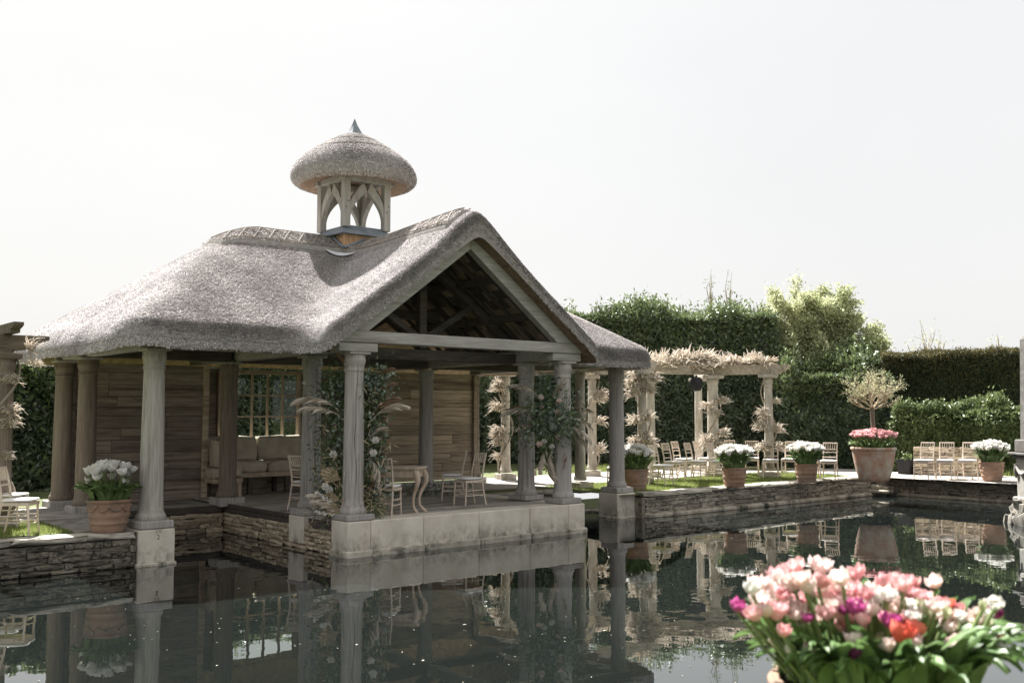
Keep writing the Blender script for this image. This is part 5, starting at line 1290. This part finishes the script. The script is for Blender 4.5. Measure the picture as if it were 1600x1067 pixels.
for (x, z, hd, tl_, sc, ms) in ((-.25, 1.72, math.pi, -.35, 1.35, PLM), (-.22, 1.62, math.pi - .2, -.2, 1.15, PLM), (.28, 1.55, .1, -.55, 1.15, PLM), (.25, 1.6, -.2, -.7, 1.0, PLB), (.3, 1.9, .2, -.7, .8, PLB), (-.02, 2.15, math.pi * .9, -1.2, .9, PLB), (.3, 2.2, .2, -.6, .7, PLB), (-.25, .1, math.pi, -.75, 1.0, PLM), (-.2, .05, math.pi - .3, -.55, .9, PLM), (.22, .95, .3, .9, .8, PLM), (.24, .8, .0, 1.1, .8, PLM), (.2, .3, 0, -1.1, .9, PLB), (.22, 1.2, 0, -.9, .7, PLM)): plume(FA, x, z, .02 if x < 0 else -.06, hd, tl_, sc, ms)
# dried palm spears
def palm_mesh(seed):
    V, F = [], []; r_ = random.Random(seed); k = 13
    for i in range(k):
        a = R(-34 + 68 * i / (k - 1)); b0 = len(V); l_ = .38 * (1 - .35 * abs(i - 6) / 6); a1 = a + R(2.4)
        V += [(0, 0, 0), (l_ * .9 * math.cos(a), (.012 if i % 2 else -.012), l_ * .9 * math.sin(a)), (l_ * 1.02 * math.cos((a + a1) / 2), 0, l_ * 1.02 * math.sin((a + a1) / 2)), (l_ * .9 * math.cos(a1 + R(2)), (-.012 if i % 2 else .012), l_ * .9 * math.sin(a1 + R(2)))]; F.append((b0, b0 + 1, b0 + 2, b0 + 3))
    V += [(0, 0, 0), (-.25, .004, 0), (-.25, -.004, .006)]; F.append((len(V) - 3, len(V) - 2, len(V) - 1))
    me = bpy.data.meshes.new('palm_spear'); me.from_pydata(V, [], F); me.materials.append(M['palm']); return me
pmh = palm_mesh(1)
for x, z, hd, tl_, sc in ((-.18, .62, math.pi - .1, -.35, 1.0), (-.2, .30, math.pi, -.2, .8), (-.15, .1, math.pi - .2, -.3, .8)):
    o = obj('palm_spear', pmh, FA, fpos(FA, x, z, .03), (0, tl_, math.atan2(*(VR * math.cos(hd) + VC * math.sin(hd)).yx)), (sc,) * 3)
for x, z, k in ((.36, 1.22, 'white'), (.33, 1.02, 'white'), (-.36, .45, 'white'), (-.42, .5, 'white'), (-.3, 1.0, 'white')):
    obj('rose', ROSE[k], FA, fpos(FA, x, z, .08), (R(60), 0, YAW - R(90)), (1.1,) * 3)
def white_spike(t, x, z, hd, tl_, n=26, L=.4):
    b = MB(); r_ = random.Random(int(x * 99) + 7)
    for i in range(n):
        q_ = i / n; b.lathe([(.002, -.016), (.016, -.004), (.014, .01), (.002, .018)], 6, c=(L * (.25 + .75 * q_), r_.uniform(-.02, .02), r_.uniform(-.02, .02)))
    b.tube([(0, 0, 0), (L, 0, 0)], .004, 4); return obj('flower_spike', b.mesh('flower_spike', M['white'], 50), t, fpos(t, x, z, .05), (0, tl_, math.atan2(*(VR * math.cos(hd) + VC * math.sin(hd)).yx)))
white_spike(FA, -.25, .12, math.pi, -.35); white_spike(FA, -.25, .22, math.pi, -.55); white_spike(FA, -.2, .05, math.pi - .1, -.2)
colB = Vector((CX + BU, RY - 3.75, 0))
FB = thing('flower_arrangement', 'pampas, rose and eucalyptus spray hung beside the front right column', 'flowers', (colB.x, colB.y, 1.2))
greens(FB, [(-.32, .98, .55, .42, .1, 560), (-.28, .72, .48, .34, .1, 380), (-.24, 1.35, .26, .35, .08, 170), (-.05, .85, .34, .38, .18, 240), (-.3, .25, .12, .3, .1, 90)], 'foliage', M['fern'], .12, .016)
greens(FB, [(-.28, 1.0, .5, .45, .18, 480), (-.02, .9, .3, .34, .24, 220), (-.3, 1.55, .15, .22, .1, 90), (-.35, .78, .42, .3, .2, 280)], 'eucalyptus', M['euca'], .075, .024)
for (x, z, hd, tl_, sc, ms) in ((-.45, 1.30, math.pi, -.55, 1.15, PLM), (-.48, .98, math.pi, -.2, 1.25, PLM), (-.5, 1.02, math.pi + .2, -.25, .95, PLB), (-.38, .72, math.pi, -.15, .95, PLM), (.05, .9, .0, .15, 1.0, PLM), (.02, .75, .25, .3, 1.1, PLM), (.05, .66, .1, .5, 1.0, PLM), (.05, 1.05, 0, -.1, .9, PLB), (-.25, .42, math.pi - .4, 1.15, 1.0, PLM), (-.16, .40, math.pi + .4, 1.4, 1.1, PLM), (-.05, .45, .1, 1.35, .95, PLB), (-.2, .35, math.pi, 1.45, 1.15, PLM), (-.2, 1.2, .5, -1.2, .8, PLM), (-.1, 1.25, .2, -1.3, .75, PLM)): plume(FB, x, z, .12, hd, tl_, sc, ms)
for x, z, k, sc in ((-.42, 1.28, 'blush', 1.0), (-.08, 1.22, 'blush', 1.0), (-.1, 1.0, 'blush', 1.2), (-.2, .72, 'white', 1.3), (-.45, .42, 'blush', 1.1), (-.36, .48, 'white', .9), (-.1, .56, 'blush', 1.0), (-.4, 1.12, 'blush', .7), (-.24, .9, 'white', .9), (-.22, .38, 'white', 1.0)):
    obj('rose', ROSE[k], FB, fpos(FB, x, z, .26), (R(60), 0, YAW - R(90)), (sc,) * 3)

# ------------------------------------------------------------------ foreground tulips on the near bank
FGp = at(1356, 3.2)
PD = thing('stone_pedestal', 'square stone pedestal under the foreground tulip pot', 'pedestal', (FGp.x, FGp.y, GZ))
obj('shaft', MB().box((0, 0, .2), (.5, .5, .40), ch=.012).mesh('shaft', M['lime_top']), PD); obj('cap', MB().box((0, 0, .43), (.58, .58, .06), ch=.012).mesh('cap', M['lime_top']), PD)
HP = .42; Z0 = GZ + .462
TF = thing('potted_tulips', 'large pot overflowing with pink, coral and purple tulips in the blurred foreground', 'flower pot', (FGp.x, FGp.y, Z0))
obj('pot', pot_mesh('pot', .33, .24, HP, M['terra'], 2, 48), TF)
obj('soil', MB().lathe([(.0, 0), (.30, 0)], 24, c=(0, 0, HP * .95), cap=False).mesh('soil', M['soil']), TF)
BM = {}
for k, op, hh, rr_, np_ in (('blush', .30, .062, .043, 12), ('pink', .34, .064, .044, 12), ('rosepink', .25, .062, .040, 12), ('coral', .25, .066, .042, 12), ('magenta', .35, .06, .038, 12), ('plum', .2, .06, .032, 6), ('white', .28, .058, .038, 12), ('bud', .0, .055, .018, 6)):
    BM[k] = [bloom_mesh('bloom', M[k], hh, rr_, op, np_, 100 + s_, 6, 7) for s_ in range(3)]
LM = []
for s_ in range(8):
    V_, F_ = leaf_blade(.25 + .025 * (s_ % 3), .015 + .004 * (s_ % 4), R((25, 45, 75, 105, 125, 60, 35, 90)[s_]), s_ * 7 + 1, nu=3, nv=10); me = bpy.data.meshes.new('leaf'); me.from_pydata(V_, [], F_); me.materials.append(M['tleaf']); me.shade_smooth(); LM.append(me)
r = random.Random(12)
def fg_bloom(x, y, z, k, sc=1.0):
    """x = picture right, y = towards viewer, z above the pot foot"""
    q_ = VR * x + VC * y; b0 = q_ * .5
    o = obj('stem', MB().tube([(b0.x, b0.y, HP * .93), tuple(q_ * .8 + Vector((0, 0, (HP + z) / 2))), (q_.x, q_.y, z)], .0055, 6, cap=False).mesh('stem', M['stem'], 60, fix=False), TF)
    obj('bloom', r.choice(BM[k]), TF, (q_.x, q_.y, z - .004), (r.uniform(-.35, .35) - q_.y * .7, r.uniform(-.35, .35) + q_.x * .7, r.uniform(0, 6)), (sc * .67,) * 3)
def zof(py, depth): return CAM.z + (645 - py) / 1556 * depth - Z0
def fgpx(px, py, y, k, sc=1.0):
    dp = 3.2 - y; x = (px - 800) / 1556 * dp - (1368 - 800) / 1556 * 3.2
    fg_bloom(x, y, zof(py, dp) - .03, k, sc)
for (px, py, y, k, sc) in [(1157, 932, .12, 'magenta', .9), (1172, 940, .1, 'magenta', .7), (1190, 905, .0, 'blush', 1.2), (1225, 888, -.15, 'pink', 1.15), (1252, 878, -.1, 'pink', 1.2), (1285, 877, -.1, 'blush', 1.3), (1345, 886, -.1, 'pink', 1.1), (1466, 897, -.1, 'blush', .95), (1210, 912, 0, 'blush', 1.2), (1235, 905, -.1, 'blush', 1.1), (1195, 925, .1, 'blush', 1.1), (1275, 910, -.05, 'white', 1.2), (1310, 902, -.1, 'white', 1.1), (1325, 898, -.15, 'white', 1.0), (1360, 912, -.1, 'white', 1.0), (1380, 905, -.1, 'rosepink', 1.0), (1400, 905, -.1, 'pink', 1.1), (1425, 915, -.05, 'rosepink', 1.1), (1440, 920, 0, 'pink', 1.0), (1190, 945, .2, 'pink', 1.0), (1220, 945, .2, 'pink', 1.25), (1235, 935, .15, 'blush', 1.1), (1295, 945, .18, 'pink', 1.0), (1340, 938, .18, 'magenta', 1.15), (1325, 938, .16, 'magenta', .8), (1265, 948, .22, 'magenta', .7), (1310, 930, .1, 'blush', 1.1), (1360, 940, .1, 'blush', 1.1), (1375, 930, .05, 'white', 1.05), (1393, 957, .24, 'magenta', 1.15), (1405, 977, .3, 'coral', 1.25), (1425, 968, .26, 'coral', 1.1), (1470, 935, .05, 'rosepink', 1.15), (1480, 932, .0, 'coral', .9), (1500, 938, .0, 'rosepink', .9), (1440, 935, .1, 'white', .95), (1455, 945, .1, 'blush', .9), (1340, 982, .28, 'blush', .9), (1335, 1003, .32, 'plum', 1.0), (1228, 968, .28, 'rosepink', .8), (1552, 942, .1, 'magenta', .85), (1557, 935, .1, 'plum', .8), (1545, 928, .05, 'white', .7), (1490, 1000, .3, 'white', .8), (1565, 975, .2, 'rosepink', .6), (1495, 945, .1, 'blush', .8), (1410, 930, .05, 'blush', 1.0)]:
    fgpx(px, py, y, k, sc)
for i in range(62):
    fgpx(r.uniform(1180, 1440), r.uniform(890, 965), r.uniform(-.15, .22), r.choice(['pink', 'blush', 'blush', 'pink', 'rosepink', 'white']), r.uniform(.8, 1.2))
for i in range(46):
    px = r.uniform(1380, 1572) if i < 34 else r.uniform(1190, 1400); py = r.uniform(925, 1000) if i < 34 else r.uniform(960, 1010)
    fgpx(px, py, r.uniform(.05, .28), r.choice(['bud', 'bud', 'bud', 'white', 'blush']), r.uniform(.7, 1.15) * (1 if i < 34 else .9))
for i in range(290):
    a = r.uniform(0, 2 * math.pi); q_ = math.sqrt(r.random()); rd = q_ * .30
    outer = q_ > .72; k = r.choice([2, 3, 4, 7]) if outer else r.choice([0, 1, 2, 5, 6])
    sc = r.uniform(.8, 1.15); ax = a + r.uniform(-.8, .8)
    obj('leaf', LM[k], TF, (rd * math.cos(a), rd * math.sin(a), HP * .93 + (.03 if outer else 0)), (0, 0, ax), (sc, sc * 1.15, sc * (1.0 if outer else .88)))

# ------------------------------------------------------------------ petals and specks on the water
n = 1300; P = np.stack([rng.uniform(-1, 25.3, n), rng.uniform(4, 14.6, n), np.full(n, .0045)], 1); k = ~((P[:, 0] > 8) & (P[:, 0] < 13.3) & (P[:, 1] > 13.2)); P = P[k]; n = len(P)
a = rng.uniform(0, 6.28, n); s_ = rng.uniform(.004, .012, n) * (1 + 1.2 * (rng.uniform(size=n) < .04)); ex = np.stack([np.cos(a), np.sin(a), 0 * a], 1) * s_[:, None]; ey = np.stack([-np.sin(a), np.cos(a), 0 * a], 1) * s_[:, None] * .6; up = np.array([0, 0, .003])
V = np.stack([P - ex, P - ey + up, P + ex, P + ey + up], 1).reshape(-1, 3); b_ = np.arange(n)[:, None] * 4; F = np.concatenate([b_ + np.array([[0, 1, 2]]), b_ + np.array([[0, 2, 3]])], 1).reshape(-1, 3)
tag(obj('floating_petals', np_mesh('floating_petals', V, F, M['coping'])), kind='stuff')
